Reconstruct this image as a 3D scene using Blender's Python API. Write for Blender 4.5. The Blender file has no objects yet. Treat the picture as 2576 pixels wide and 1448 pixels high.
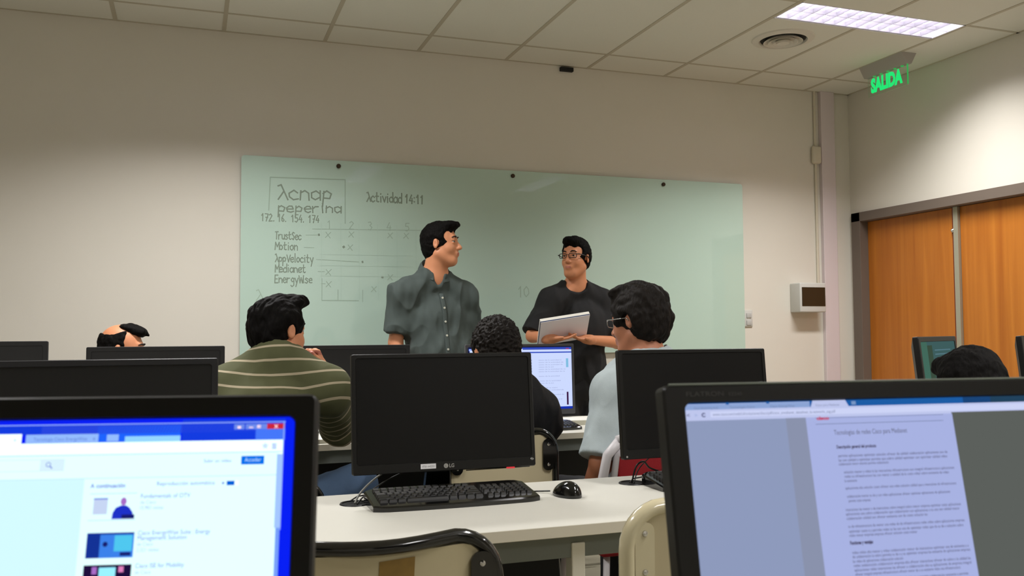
import bpy, bmesh, math, random
import numpy as np
from mathutils import Vector, Matrix, noise
PI = math.pi
random.seed(7)
SC = bpy.context.scene
COL = SC.collection
# ------------------------------------------------------------------ camera
CAM_H = 1.2
YAW, PITCH, ROLL, FPX = .3435, .0504, -.0061, 2261.1
fw = Vector((math.sin(YAW)*math.cos(PITCH), math.cos(YAW)*math.cos(PITCH), math.sin(PITCH)))
r0 = Vector((math.cos(YAW), -math.sin(YAW), 0)); u0 = r0.cross(fw)
rt = r0*math.cos(ROLL)+u0*math.sin(ROLL); up = -r0*math.sin(ROLL)+u0*math.cos(ROLL)
cd = bpy.data.cameras.new('camera'); cam = bpy.data.objects.new('camera', cd); COL.objects.link(cam)
cam.matrix_world = Matrix(((rt.x, up.x, -fw.x, 0), (rt.y, up.y, -fw.y, 0), (rt.z, up.z, -fw.z, CAM_H), (0, 0, 0, 1)))
cd.sensor_width = 36; cd.lens = 36*FPX/2576; cd.clip_start = .02
cd.dof.use_dof = True; cd.dof.focus_distance = 4.6; cd.dof.aperture_fstop = 13
SC.camera = cam
SC.view_settings.view_transform = 'Standard'; SC.view_settings.look = 'None'
SC.view_settings.gamma = 1; SC.view_settings.exposure = 0.0
SC.view_settings.use_curve_mapping = False
# ------------------------------------------------------------------ world (faint ambience only, the room is closed)
W = bpy.data.worlds.new('world'); SC.world = W; W.use_nodes = True
W.node_tree.nodes['Background'].inputs[0].default_value = (.9, .95, 1, 1)
W.node_tree.nodes['Background'].inputs[1].default_value = .05
LAMP_W = 41.0; LAMP_COL = (1, .98, .975); SPREAD = 128
# room measures
RX, LX, FY, BY, CZ = 4.865, -3.2, 5.707, -2.6, 3.06
LAMPS = ((3.833, 4.279, True), (1.88, 1.0, False), (.173, 4.279, True), (-1.1, 2.2, False), (1.88, -1.45, False), (4.1, 1.0, False))   # centre and whether the long side runs along x
LAMP_HOLES = [(x-.6, y-.135, x+.6, y+.135) if a else (x-.135, y-.6, x+.135, y+.6) for x, y, a in LAMPS]
# ------------------------------------------------------------------ helpers
def lin(c):
    return tuple((x/255/12.92 if x/255 <= .04045 else ((x/255+.055)/1.055)**2.4) for x in c)
MATS = {}
def mat(name, c, rough=.6, metal=0, spec=.5, nz=0, ns=30, bump=0, bs=200, emit=0, ecol=None, coat=0, alpha=None, trans=0, stretch=None):
    if name in MATS: return MATS[name]
    m = bpy.data.materials.new(name); m.use_nodes = True; nt = m.node_tree; b = nt.nodes['Principled BSDF']
    L = lin(c); b.inputs['Base Color'].default_value = (*L, 1)
    b.inputs['Roughness'].default_value = rough; b.inputs['Metallic'].default_value = metal
    b.inputs['Specular IOR Level'].default_value = spec
    b.inputs['Coat Weight'].default_value = coat; b.inputs['Coat Roughness'].default_value = .05
    b.inputs['Transmission Weight'].default_value = trans
    if emit:
        b.inputs['Emission Color'].default_value = (*(lin(ecol) if ecol else L), 1); b.inputs['Emission Strength'].default_value = emit
    tc = nt.nodes.new('ShaderNodeTexCoord'); mp = nt.nodes.new('ShaderNodeMapping'); nt.links.new(tc.outputs['Object'], mp.inputs[0])
    if stretch: mp.inputs['Scale'].default_value = stretch
    if nz:
        n = nt.nodes.new('ShaderNodeTexNoise'); n.inputs['Scale'].default_value = ns; n.inputs['Detail'].default_value = 5
        nt.links.new(mp.outputs[0], n.inputs['Vector'])
        r = nt.nodes.new('ShaderNodeMix'); r.data_type = 'RGBA'
        r.inputs[6].default_value = (*[max(0, x*(1-nz)) for x in L], 1); r.inputs[7].default_value = (*[min(1, x*(1+nz)) for x in L], 1)
        nt.links.new(n.outputs['Fac'], r.inputs[0]); nt.links.new(r.outputs[2], b.inputs['Base Color'])
    if bump:
        n2 = nt.nodes.new('ShaderNodeTexNoise'); n2.inputs['Scale'].default_value = bs; n2.inputs['Detail'].default_value = 3
        nt.links.new(mp.outputs[0], n2.inputs['Vector'])
        bp = nt.nodes.new('ShaderNodeBump'); bp.inputs['Strength'].default_value = bump; bp.inputs['Distance'].default_value = .004
        nt.links.new(n2.outputs['Fac'], bp.inputs['Height']); nt.links.new(bp.outputs[0], b.inputs['Normal'])
    MATS[name] = m; return m
def emi(name, c, s):
    if name in MATS: return MATS[name]
    m = bpy.data.materials.new(name); m.use_nodes = True; nt = m.node_tree; nt.nodes.remove(nt.nodes['Principled BSDF'])
    e = nt.nodes.new('ShaderNodeEmission'); e.inputs[0].default_value = (*lin(c), 1); e.inputs[1].default_value = s
    nt.links.new(e.outputs[0], nt.nodes['Material Output'].inputs[0]); MATS[name] = m; return m

class MB:
    """collects shapes and links them as one mesh object"""
    def __init__(s): s.v = []; s.f = []; s.m = []; s.mats = []
    def mi(s, m):
        if m not in s.mats: s.mats.append(m)
        return s.mats.index(m)
    def raw(s, vs, fs, m, M=None):
        o = len(s.v); k = s.mi(m)
        s.v += [tuple(M @ Vector(v)) if M is not None else tuple(v) for v in vs]
        s.f += [tuple(i+o for i in f) for f in fs]; s.m += [k]*len(fs)
    def bm(s, b, m, M=None):
        b.verts.ensure_lookup_table(); b.verts.index_update()
        s.raw([v.co.copy() for v in b.verts], [[v.index for v in f.verts] for f in b.faces], m, M); b.free()
    def box(s, lo, hi, m, bev=0, M=None, seg=2):
        b = bmesh.new(); bmesh.ops.create_cube(b, size=1)
        lo, hi = Vector(lo), Vector(hi)
        for v in b.verts: v.co = Vector([(lo[i]+hi[i])/2+v.co[i]*(hi[i]-lo[i]) for i in range(3)])
        if bev: bmesh.ops.bevel(b, geom=b.edges[:], offset=bev, segments=seg, profile=.5, affect='EDGES')
        s.bm(b, m, M)
    def tube(s, pts, r, m, seg=10, M=None, flat=1):
        pts = [Vector(p) for p in pts]; n = len(pts); vs = []; fs = []
        t0 = (pts[1]-pts[0]).normalized(); ref = Vector((0, 0, 1)) if abs(t0.z) < .9 else Vector((1, 0, 0))
        for i, p in enumerate(pts):
            t = ((pts[min(i+1, n-1)]-p).normalized()+(p-pts[max(i-1, 0)]).normalized()).normalized() if 0 < i < n-1 else ((pts[1]-pts[0]) if i == 0 else (pts[-1]-pts[-2])).normalized()
            a = (ref-t*ref.dot(t)).normalized(); ref = a; b = t.cross(a)
            rr = r[i] if isinstance(r, (list, tuple)) else r
            for k in range(seg):
                th = 2*PI*k/seg; vs.append(p+a*math.cos(th)*rr*flat+b*math.sin(th)*rr)
        for i in range(n-1):
            for k in range(seg):
                k2 = (k+1) % seg; fs.append((i*seg+k, i*seg+k2, (i+1)*seg+k2, (i+1)*seg+k))
        fs.append(tuple(range(seg))[::-1]); fs.append(tuple((n-1)*seg+k for k in range(seg)))
        s.raw(vs, fs, m, M)
    def lathe(s, prof, m, seg=32, M=None, sx=1, sy=1):
        vs = []; fs = []; n = len(prof)
        for (r, z) in prof:
            for k in range(seg): vs.append((r*math.cos(2*PI*k/seg)*sx, r*math.sin(2*PI*k/seg)*sy, z))
        for i in range(n-1):
            for k in range(seg):
                k2 = (k+1) % seg; fs.append((i*seg+k, i*seg+k2, (i+1)*seg+k2, (i+1)*seg+k))
        fs.append(tuple(range(seg))[::-1]); fs.append(tuple((n-1)*seg+k for k in range(seg)))
        s.raw(vs, fs, m, M)
    def prism(s, pts, d, m, M=None):
        """outline in xz extruded along +y by d"""
        n = len(pts); vs = [(x, 0, z) for x, z in pts]+[(x, d, z) for x, z in pts]
        fs = [tuple(range(n)), tuple(range(2*n-1, n-1, -1))]+[(i, i+n, (i+1) % n+n, (i+1) % n) for i in range(n)]
        s.raw(vs, fs, m, M)
    def build(s, name, parent=None, loc=None, smooth=None):
        me = bpy.data.meshes.new(name); base = Vector((0, 0, 0))
        if parent is not None and loc is None: base = gloc(parent)
        if loc is not None: base = Vector(loc)
        me.from_pydata([tuple(Vector(v)-base) for v in s.v], [], s.f)
        for m in s.mats: me.materials.append(m)
        me.polygons.foreach_set('material_index', s.m)
        if smooth is not None:
            me.polygons.foreach_set('use_smooth', [True]*len(me.polygons))
            try: me.set_sharp_from_angle(angle=smooth)
            except Exception: pass
        me.update()
        o = bpy.data.objects.new(name, me); COL.objects.link(o)
        if parent is not None: o.parent = parent
        else: o.location = base
        return o
def gloc(o):
    v = Vector((0, 0, 0))
    while o is not None: v = v+o.location; o = o.parent
    return v
def tag(o, label=None, cat=None, group=None, kind=None):
    if label: o['label'] = label
    if cat: o['category'] = cat
    if group: o['group'] = group
    if kind: o['kind'] = kind
    return o
def thing(name, loc, label, cat, group=None):
    o = bpy.data.objects.new(name, None); COL.objects.link(o); o.location = loc; o.empty_display_size = .05
    return tag(o, label, cat, group)
_tc = {}
def text_geo(t, size, bold=0.0):
    k = (t, size, bold)
    if k in _tc: return _tc[k]
    cu = bpy.data.curves.new('t', 'FONT'); cu.body = t; cu.size = size; cu.offset = bold; cu.resolution_u = 3
    o = bpy.data.objects.new('t', cu); COL.objects.link(o)
    dg = bpy.context.evaluated_depsgraph_get(); dg.update()
    me = bpy.data.meshes.new_from_object(o.evaluated_get(dg))
    g = ([tuple(v.co) for v in me.vertices], [tuple(p.vertices) for p in me.polygons])
    bpy.data.objects.remove(o); bpy.data.curves.remove(cu); bpy.data.meshes.remove(me)
    _tc[k] = g; return g
def frame(X, Y, Z, O): return Matrix(((X[0], Y[0], Z[0], O[0]), (X[1], Y[1], Z[1], O[1]), (X[2], Y[2], Z[2], O[2]), (0, 0, 0, 1)))
def arc(c, r, a0, a1, n=8): return [(c[0]+r*math.cos(a0+(a1-a0)*i/n), c[1]+r*math.sin(a0+(a1-a0)*i/n)) for i in range(n+1)]
def rrect(x0, z0, x1, z1, r, n=5):
    return arc((x1-r, z0+r), r, -PI/2, 0, n)+arc((x1-r, z1-r), r, 0, PI/2, n)+arc((x0+r, z1-r), r, PI/2, PI, n)+arc((x0+r, z0+r), r, PI, 1.5*PI, n)

# ------------------------------------------------------------------ materials
WALL = mat('wall_paint', (224, 219, 207), .85, nz=.02, ns=3, bump=.05, bs=300)
CEIL = mat('ceiling_tile_board', (228, 226, 214), .9, nz=.03, ns=120, bump=.08, bs=500)
GRID = mat('ceiling_grid_metal', (192, 184, 164), .6)
FLOOR = mat('floor_tiles', (148, 143, 124), .45, nz=.15, ns=6)
LAM = mat('white_laminate', (215, 213, 202), .38, nz=.01, ns=5)
LAMEDGE = mat('laminate_edge_band', (205, 200, 184), .5)
GRNMET = mat('grey_green_metal', (106, 112, 107), .5)
WHMET = mat('white_metal', (205, 203, 190), .4)
BLK = mat('black_plastic', (15, 15, 14), .42, spec=.3, bump=.05, bs=900)
BLKG = mat('glossy_black_plastic', (10, 10, 10), .12, coat=.3)
BLKM = mat('matte_black_panel', (14, 14, 15), .7)
SCROFF = mat('dark_display_glass', (12, 12, 12), .4, spec=.22)
SCROFF2 = mat('dark_display_glass_grey', (26, 26, 26), .4, spec=.3)
GREYPL = mat('dark_grey_plastic', (36, 36, 38), .4, spec=.3)
SILV = mat('silver_print', (170, 170, 168), .35, metal=.6)
CHROME = mat('chrome', (210, 210, 210), .12, metal=1)
STICK = mat('sticker_paper', (225, 225, 228), .6)
INK = mat('ink', (60, 60, 70), .7)
SKIN = mat('skin', (218, 148, 108), .5, nz=.06, ns=25)
SKIN2 = mat('skin_tan', (210, 140, 100), .5, nz=.06, ns=25)
SKIN3 = mat('skin_dark', (128, 78, 54), .5, nz=.06, ns=25)
HAIR = mat('black_hair', (9, 7, 6), .75, spec=.12, nz=.5, ns=60, bump=1, bs=110, stretch=(1, 1, .25))
HAIRG = mat('greying_dark_hair', (22, 17, 13), .65, spec=.18, nz=.6, ns=60, bump=1, bs=100, stretch=(1, 1, .3))
LIP = mat('lips', (190, 116, 98), .5)
EYEW = mat('eye_white', (170, 160, 148), .2)
EYEB = mat('eye_iris', (30, 20, 15), .1)
BROW = mat('eyebrow_hair', (35, 24, 18), .8)

# ------------------------------------------------------------------ the room
def room():
    m = MB(); m.box((LX, BY, -.1), (RX, FY, 0), FLOOR); tag(m.build('floor'), 'brown-beige classroom floor', kind='structure')
    m = MB(); m.box((LX-.15, FY, 0), (RX+.15, FY+.15, CZ+.1), WALL); tag(m.build('wall_front'), 'beige wall behind the glass board', kind='structure')
    m = MB(); m.box((LX-.15, BY, 0), (LX, FY, CZ+.1), WALL); tag(m.build('wall_left'), kind='structure')
    m = MB(); m.box((LX-.15, BY-.15, 0), (RX+.15, BY, CZ+.1), WALL); tag(m.build('wall_back'), kind='structure')
    m = MB(); y0, y1, zt = 3.70, 5.66, 2.10
    m.box((RX, y1, 0), (RX+.15, FY, CZ+.1), WALL); m.box((RX, BY, 0), (RX+.15, y0, CZ+.1), WALL); m.box((RX, y0, zt), (RX+.15, y1, CZ+.1), WALL)
    tag(m.build('wall_right'), kind='structure')
    # ceiling with lay-in tiles; openings for the lamps are boxed by the fixtures that sit just under it
    m = MB(); xs = sorted({LX, RX, *[h[0] for h in LAMP_HOLES], *[h[2] for h in LAMP_HOLES]}); ys = sorted({BY, FY, *[h[1] for h in LAMP_HOLES], *[h[3] for h in LAMP_HOLES]})
    for xa, xb in zip(xs, xs[1:]):
        for ya, yb in zip(ys, ys[1:]):
            if not any(h[0]-1e-6 <= xa and xb <= h[2]+1e-6 and h[1]-1e-6 <= ya and yb <= h[3]+1e-6 for h in LAMP_HOLES):
                m.raw([(xa, ya, CZ), (xb, ya, CZ), (xb, yb, CZ), (xa, yb, CZ)], [(3, 2, 1, 0)], CEIL)
    m.raw([(LX, BY, CZ+.12), (RX, BY, CZ+.12), (RX, FY, CZ+.12), (LX, FY, CZ+.12)], [(3, 2, 1, 0)], CEIL); c = tag(m.build('ceiling'), kind='structure')
    def bar(m, x0, y0, x1, y1, dz):
        """a grid bar, interrupted where a lamp sits in the ceiling"""
        ax = 0 if x1-x0 > y1-y0 else 1; lo, hi = ((x0, x1), (y0, y1))[ax]; segs = [(lo, hi)]
        for h in LAMP_HOLES:
            if (h[1-ax] < (y0+y1)/2 < h[3-ax]) if ax == 0 else (h[0] < (x0+x1)/2 < h[2]):
                a, b = h[ax], h[ax+2]; segs = [q for s0, s1 in segs for q in ((s0, min(s1, a)), (max(s0, b), s1)) if q[1]-q[0] > .001]
        for a, b in segs: m.box((a, y0, CZ-dz) if ax == 0 else (x0, a, CZ-dz), (b, y1, CZ+.001) if ax == 0 else (x1, b, CZ+.001), GRID)
    m = MB(); x0 = .173
    for k in range(-6, 8):
        x = x0+k*.61
        if LX < x < RX: bar(m, x-.012, BY, x+.012, FY, .0025)
    for k in range(-1, 8):
        y = FY-.339-k*1.22
        if BY < y < FY: bar(m, LX, y-.010, RX, y+.010, .002)
    m.box((LX, FY-.018, CZ-.002), (RX, FY, CZ+.001), GRID); m.box((RX-.018, BY, CZ-.002), (RX, FY, CZ+.001), GRID)
    m.build('ceiling_grid', c)
    # door
    WOOD = bpy.data.materials.new('door_wood'); WOOD.use_nodes = True; nt = WOOD.node_tree; b = nt.nodes['Principled BSDF']
    tc = nt.nodes.new('ShaderNodeTexCoord'); mp = nt.nodes.new('ShaderNodeMapping'); mp.inputs['Scale'].default_value = (3, 3, .12)
    n = nt.nodes.new('ShaderNodeTexNoise'); n.inputs['Scale'].default_value = 5; n.inputs['Detail'].default_value = 6; n.inputs['Distortion'].default_value = .6
    cr = nt.nodes.new('ShaderNodeValToRGB'); cr.color_ramp.elements[0].position = .3; cr.color_ramp.elements[1].position = .7
    cr.color_ramp.elements[0].color = (*lin((172, 96, 24)), 1); cr.color_ramp.elements[1].color = (*lin((198, 122, 40)), 1)
    nt.links.new(tc.outputs['Object'], mp.inputs[0]); nt.links.new(mp.outputs[0], n.inputs[0]); nt.links.new(n.outputs['Fac'], cr.inputs[0])
    nt.links.new(cr.outputs[0], b.inputs['Base Color']); b.inputs['Roughness'].default_value = .45
    FR = mat('door_frame_paint', (112, 100, 90), .5)
    d = thing('door_1', (RX, (y0+y1)/2, 0), 'double wooden door with a grey-brown frame in the right wall', 'door'); d['kind'] = 'structure'
    m = MB(); t = .075
    m.box((RX-.02, y1-t, 0), (RX+.14, y1+.02, zt+.015), FR, .003); m.box((RX-.02, y0-.02, 0), (RX+.14, y0+t, zt+.015), FR, .003)
    m.box((RX-.02, y0-.02, zt-.055), (RX+.14, y1+.02, zt+.015), FR, .003); m.build('door_frame', d)
    m = MB(); m.box((RX+.055, 4.765, .01), (RX+.095, y1-t, zt-.057), WOOD, .002); m.build('door_leaf', d)
    m = MB(); m.box((RX+.055, y0+t, .01), (RX+.095, 4.70, zt-.057), WOOD, .002); m.build('door_leaf', d)
    m = MB(); m.box((RX+.05, 4.742, .01), (RX+.09, 4.764, zt-.057), mat('red_brown_edge', (112, 42, 18), .4)); m.build('edge_strip', d)
    m = MB(); m.box((RX+.035, 4.702, .01), (RX+.09, 4.741, zt-.057), mat('brushed_metal_strip', (172, 168, 148), .35, metal=.3)); m.build('astragal', d)
    m = MB(); m.lathe([(0.001, 0), (.013, .002), (.014, .012), (.006, .02)], CHROME, 16, M=frame((0, 1, 0), (0, 0, 1), (-1, 0, 0), (RX+.05, 4.753, 1.885))); m.build('latch', d)
    # skirting
    m = MB(); m.box((LX, FY-.012, 0), (RX, FY, .08), mat('skirting', (90, 84, 76), .5)); tag(m.build('baseboard_front'), kind='structure')
    # cable trunking up the front wall beside the corner
    TR = mat('trunking_plastic', (222, 210, 212), .5)
    m = MB(); m.box((4.578, FY-.035, .08), (4.705, FY, CZ), TR, .004); o = m.build('cable_trunking', loc=(4.64, FY, 0))
    tag(o, 'pale vertical cable trunking running up the front wall near the corner', 'trunking')
    TR2 = mat('conduit_paint', (214, 206, 186), .6)
    t_ = thing('conduit', (4.52, FY, 1.6), 'thin vertical conduit with an oval junction box left of the trunking', 'conduit')
    m = MB(); m.tube([(4.535, FY-.011, 1.57), (4.535, FY-.011, CZ)], .0105, TR2, 10); m.build('pipe', t_, smooth=1)
    m = MB(); m.box((4.494, FY-.045, 2.49), (4.574, FY-.002, 2.63), TR2, .02, seg=4); m.build('junction_box', t_, smooth=1)
room()

# glass board ------------------------------------------------------
GLYPH = {
 'a': [[(3, 3), (1.5, 4), (0, 3), (0, 1), (1.2, 0), (3, 1.2)], [(3, 4), (3, 0)]], 'b': [[(0, 7), (0, 0)], [(0, 2.5), (1.5, 4), (3, 2.5), (2.6, .6), (1.2, 0), (0, .8)]],
 'c': [[(3, 3.2), (1.6, 4), (0, 2.8), (0, 1), (1.4, 0), (3, .6)]], 'd': [[(3, 7), (3, 0)], [(3, 3), (1.5, 4), (0, 2.6), (.3, .6), (1.5, 0), (3, 1)]],
 'e': [[(0, 2), (3, 2.3), (2.5, 3.8), (1.2, 4), (0, 2.6), (.4, .6), (1.8, 0), (3, .6)]], 'g': [[(3, 3), (1.5, 4), (0, 2.6), (1.2, .8), (3, 1.6)], [(3, 4), (2.8, -2), (1, -3), (0, -2)]],
 'i': [[(.5, 4), (.6, 0)], [(.5, 5.6), (.6, 5.9)]], 'l': [[(.5, 7), (.5, .5), (1, 0)]], 'n': [[(0, 4), (0, 0)], [(0, 2.8), (1.6, 4), (2.8, 3), (3, 0)]],
 'm': [[(0, 4), (0, 0)], [(0, 3), (1, 4), (1.8, 3), (1.8, 0)], [(1.8, 3), (2.8, 4), (3.6, 3), (3.6, 0)]],
 'o': [[(1.5, 4), (0, 2.6), (.4, .6), (1.7, 0), (3, 1.4), (2.7, 3.2), (1.5, 4)]], 'p': [[(.3, 4), (0, -3)], [(.2, 2.8), (1.6, 4), (3, 2.8), (2.4, .8), (.2, .8)]],
 'r': [[(0, 4), (.1, 0)], [(.1, 2.5), (1.2, 3.8), (2.6, 3.8)]], 's': [[(2.8, 3.4), (1.2, 4), (.2, 3), (2.8, 1.2), (1.6, 0), (0, .5)]],
 't': [[(1, 6.4), (1, .6), (2, 0), (2.8, .4)], [(-.2, 4), (2.6, 4.1)]], 'u': [[(0, 4), (.2, .8), (1.5, 0), (2.8, 1)], [(2.9, 4), (3, 0)]],
 'v': [[(0, 4), (1.5, 0), (3, 4)]], 'w': [[(0, 4), (1, 0), (1.9, 3), (2.8, 0), (3.8, 4)]], 'y': [[(0, 4), (1.5, .6)], [(3, 4), (1, -3)]],
 'A': [[(0, 6), (1, 6.6), (3.4, 0)], [(2.1, 3.6), (.2, 0)]], 'T': [[(0, 6), (3.6, 6.2)], [(1.8, 6), (1.6, 0)]], 'S': [[(3, 5.4), (1.4, 6.2), (.2, 4.8), (2.8, 2.2), (1.6, 0), (0, .8)]],
 'M': [[(0, 0), (.3, 6), (2, 2.4), (3.8, 6), (4, 0)]], 'V': [[(0, 6), (1.8, 0), (3.6, 6)]], 'E': [[(3, 6), (0, 6), (0, 0), (3, 0)], [(0, 3.1), (2.4, 3.1)]], 'W': [[(0, 6), (1, 0), (2.2, 4.4), (3.4, 0), (4.6, 6)]],
 '0': [[(1.5, 6), (0, 4), (.2, 1.6), (1.5, 0), (3, 2), (2.8, 4.6), (1.5, 6)]], '1': [[(.4, 4.4), (1.6, 6), (1.5, 0)]], '2': [[(0, 4.8), (1.4, 6), (2.8, 4.6), (0, 0), (3, .1)]],
 '3': [[(0, 5.6), (1.6, 6), (2.4, 4.6), (1, 3.2), (2.8, 1.8), (1.4, 0), (0, .5)]], '4': [[(1.8, 6), (0, 2), (3, 2)], [(2.4, 3.6), (2.2, 0)]], '5': [[(3, 6), (.4, 6), (.2, 3.4), (2, 3.8), (2.8, 1.8), (1.4, 0), (0, .5)]],
 '6': [[(2.6, 6), (.4, 3), (.4, .8), (1.8, 0), (2.8, 1.4), (1.6, 3), (.4, 2)]], '7': [[(0, 6), (3, 6), (1.2, 0)], [(.6, 3), (2.4, 3)]],
 '.': [[(.4, 0), (.7, .3)]], 'X': [[(0, .4), (3, 5.2)], [(.2, 5), (2.8, 0)]], ':': [[(.4, 1), (.6, 1.3)], [(.4, 4), (.6, 4.3)]], ' ': []}
RIB = [0]
def ribbon(m, pts, w, mt, y):
    P = [Vector((p[0], 0, p[1])) for p in pts]
    for a, b in zip(P[:-1], P[1:]):
        d = b-a
        if d.length < 1e-5: continue
        d.normalize(); n = Vector((-d.z, 0, d.x))*w/2; e = d*w*.35
        q = [a-e-n, b+e-n, b+e+n, a-e+n]; RIB[0] = (RIB[0]+1) % 300; y_ = y-RIB[0]*2e-6
        m.raw([(v.x, y_, v.z) for v in q], [(0, 1, 2, 3)], mt)
def board():
    xL, xR, zB, zT = .281, 3.856, 1.063, 2.298
    GL = bpy.data.materials.new('frosted_green_glass'); GL.use_nodes = True; nt = GL.node_tree; b = nt.nodes['Principled BSDF']
    b.inputs['Base Color'].default_value = (*lin((188, 214, 200)), 1); b.inputs['Roughness'].default_value = .5
    b.inputs['Coat Weight'].default_value = 1; b.inputs['Coat Roughness'].default_value = .015; b.inputs['Coat IOR'].default_value = 1.5
    
    g = thing('glass_whiteboard', (2.07, FY, zB), 'large pale green glass writing board with faint handwriting on the front wall', 'whiteboard')
    m = MB(); m.prism(rrect(xL, zB, xR, zT, .02), .010, GL, Matrix.Translation((0, FY-.030, 0))); m.build('glass_pane', g)
    for x, z in ((.87, 2.262), (2.04, 2.262), (3.19, 2.262), (.87, 1.10), (2.04, 1.10), (3.19, 1.10)):
        m = MB(); m.lathe([(.014, 0), (.014, .04), (.011, .044)], mat('standoff_metal', (70, 56, 44), .3, metal=.7), 18, M=frame((1, 0, 0), (0, 0, 1), (0, -1, 0), (x, FY, z))); m.build('standoff', g, smooth=.6)
    y = FY-.0306
    D1 = mat('marker_dark', (138, 154, 138), .8); D2 = mat('marker_faint', (164, 187, 171), .8); D3 = mat('marker_fainter', (181, 206, 192), .8)
    m = MB()
    def write(t, x, z, h, wd, w, mt, slope=0):
        cx = 0; n = sum(3.9 if c not in ' .i:l' else 2.2 for c in t); sx = wd/n
        for c in t:
            for st in GLYPH.get(c, []):
                ribbon(m, [(x+(cx+px+random.uniform(-.15, .15))*sx, z+slope*cx*sx+(pz+random.uniform(-.2, .2))*h/6) for px, pz in st], w, mt, y)
            cx += 3.9 if c not in ' .i:l' else 2.2
    write('Acnap', .50, 2.035, .085, .34, .009, D1, .03); write('peperina', .50, 1.955, .06, .40, .008, D1, .03)
    m.build('boxed_heading', g); m = MB(); 
    for t, x, wd in (('172.', .40, .085), ('16.', .50, .055), ('154.', .58, .085), ('174', .685, .07)):
        write(t, x, 1.897, .045, wd, .006, D1, .02); m.build('address_number', g); m = MB()
    write('Actividad 14:11', 1.05, 2.045, .055, .38, .008, D1, .0)
    m.build('activity_note', g); m = MB()
    for st in ([(.453, 2.17), (.912, 2.178)], [(.453, 2.17), (.445, 1.965)], [(.912, 2.178), (.913, 1.90)]): ribbon(m, st, .006, D2, y)
    m.build('heading_box', g); m = MB()
    for t, z in (('TrustSec', 1.80), ('Motion', 1.735), ('AppVelocity', 1.66), ('Medianet', 1.597), ('EnergyWise', 1.532)):
        write(t, .485, z-.012, .045, {'TrustSec': .16, 'Motion': .14, 'AppVelocity': .235, 'Medianet': .19, 'EnergyWise': .23}[t], .006, D1)
    for t, x in (('1', .80), ('2', .94), ('3', 1.06), ('4', 1.18), ('5', 1.30)): write(t, x, 1.865, .05, .035, .005, D2)
    for x, z in ((.79, 1.805), (.935, 1.812), (1.185, 1.812), (1.29, 1.815), (.93, 1.73), (.795, 1.57), (.795, 1.495), (1.185, 1.545), (1.08, 1.468)): write('X', x, z, .042, .042, .005, D2)
    for st in ([(.67, 1.818), (.755, 1.822)], [(.66, 1.741), (.72, 1.741)], [(.735, 1.668), (1.0, 1.658)], [(.745, 1.593), (.785, 1.593)], [(.765, 1.517), (.79, 1.517)], [(.71, 1.858), (1.40, 1.872)]): ribbon(m, st, .004, D2, y)
    for x, z in ((.745, 1.822), (.90, 1.75), (1.019, 1.657), (1.147, 1.563)): write('.', x, z, .05, .02, .014, D1)
    for x in (.764, .885, 1.0, 1.12, 1.245, 1.37): ribbon(m, [(x, 1.90), (x+.005, 1.42)], .003, D3, y)
    for st in ([(.77, 1.55), (.77, 1.413), (.87, 1.414), (.87, 1.48)], [(1.025, 1.48), (1.025, 1.405)], [(.77, 1.413), (1.0, 1.413)]): ribbon(m, st, .0045, D2, y)
    for z in (1.70, 1.63, 1.565): ribbon(m, [(.76, z), (1.35, z+.004)], .0025, D3, y)
    m.build('handwritten_table', g); m = MB(); write('10', 2.075, 1.445, .07, .085, .006, D2); m.build('handwritten_number', g); m = MB(); write('A', .375, 1.41, .06, .05, .005, D2); m.build('handwritten_letter', g)
board()

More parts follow.
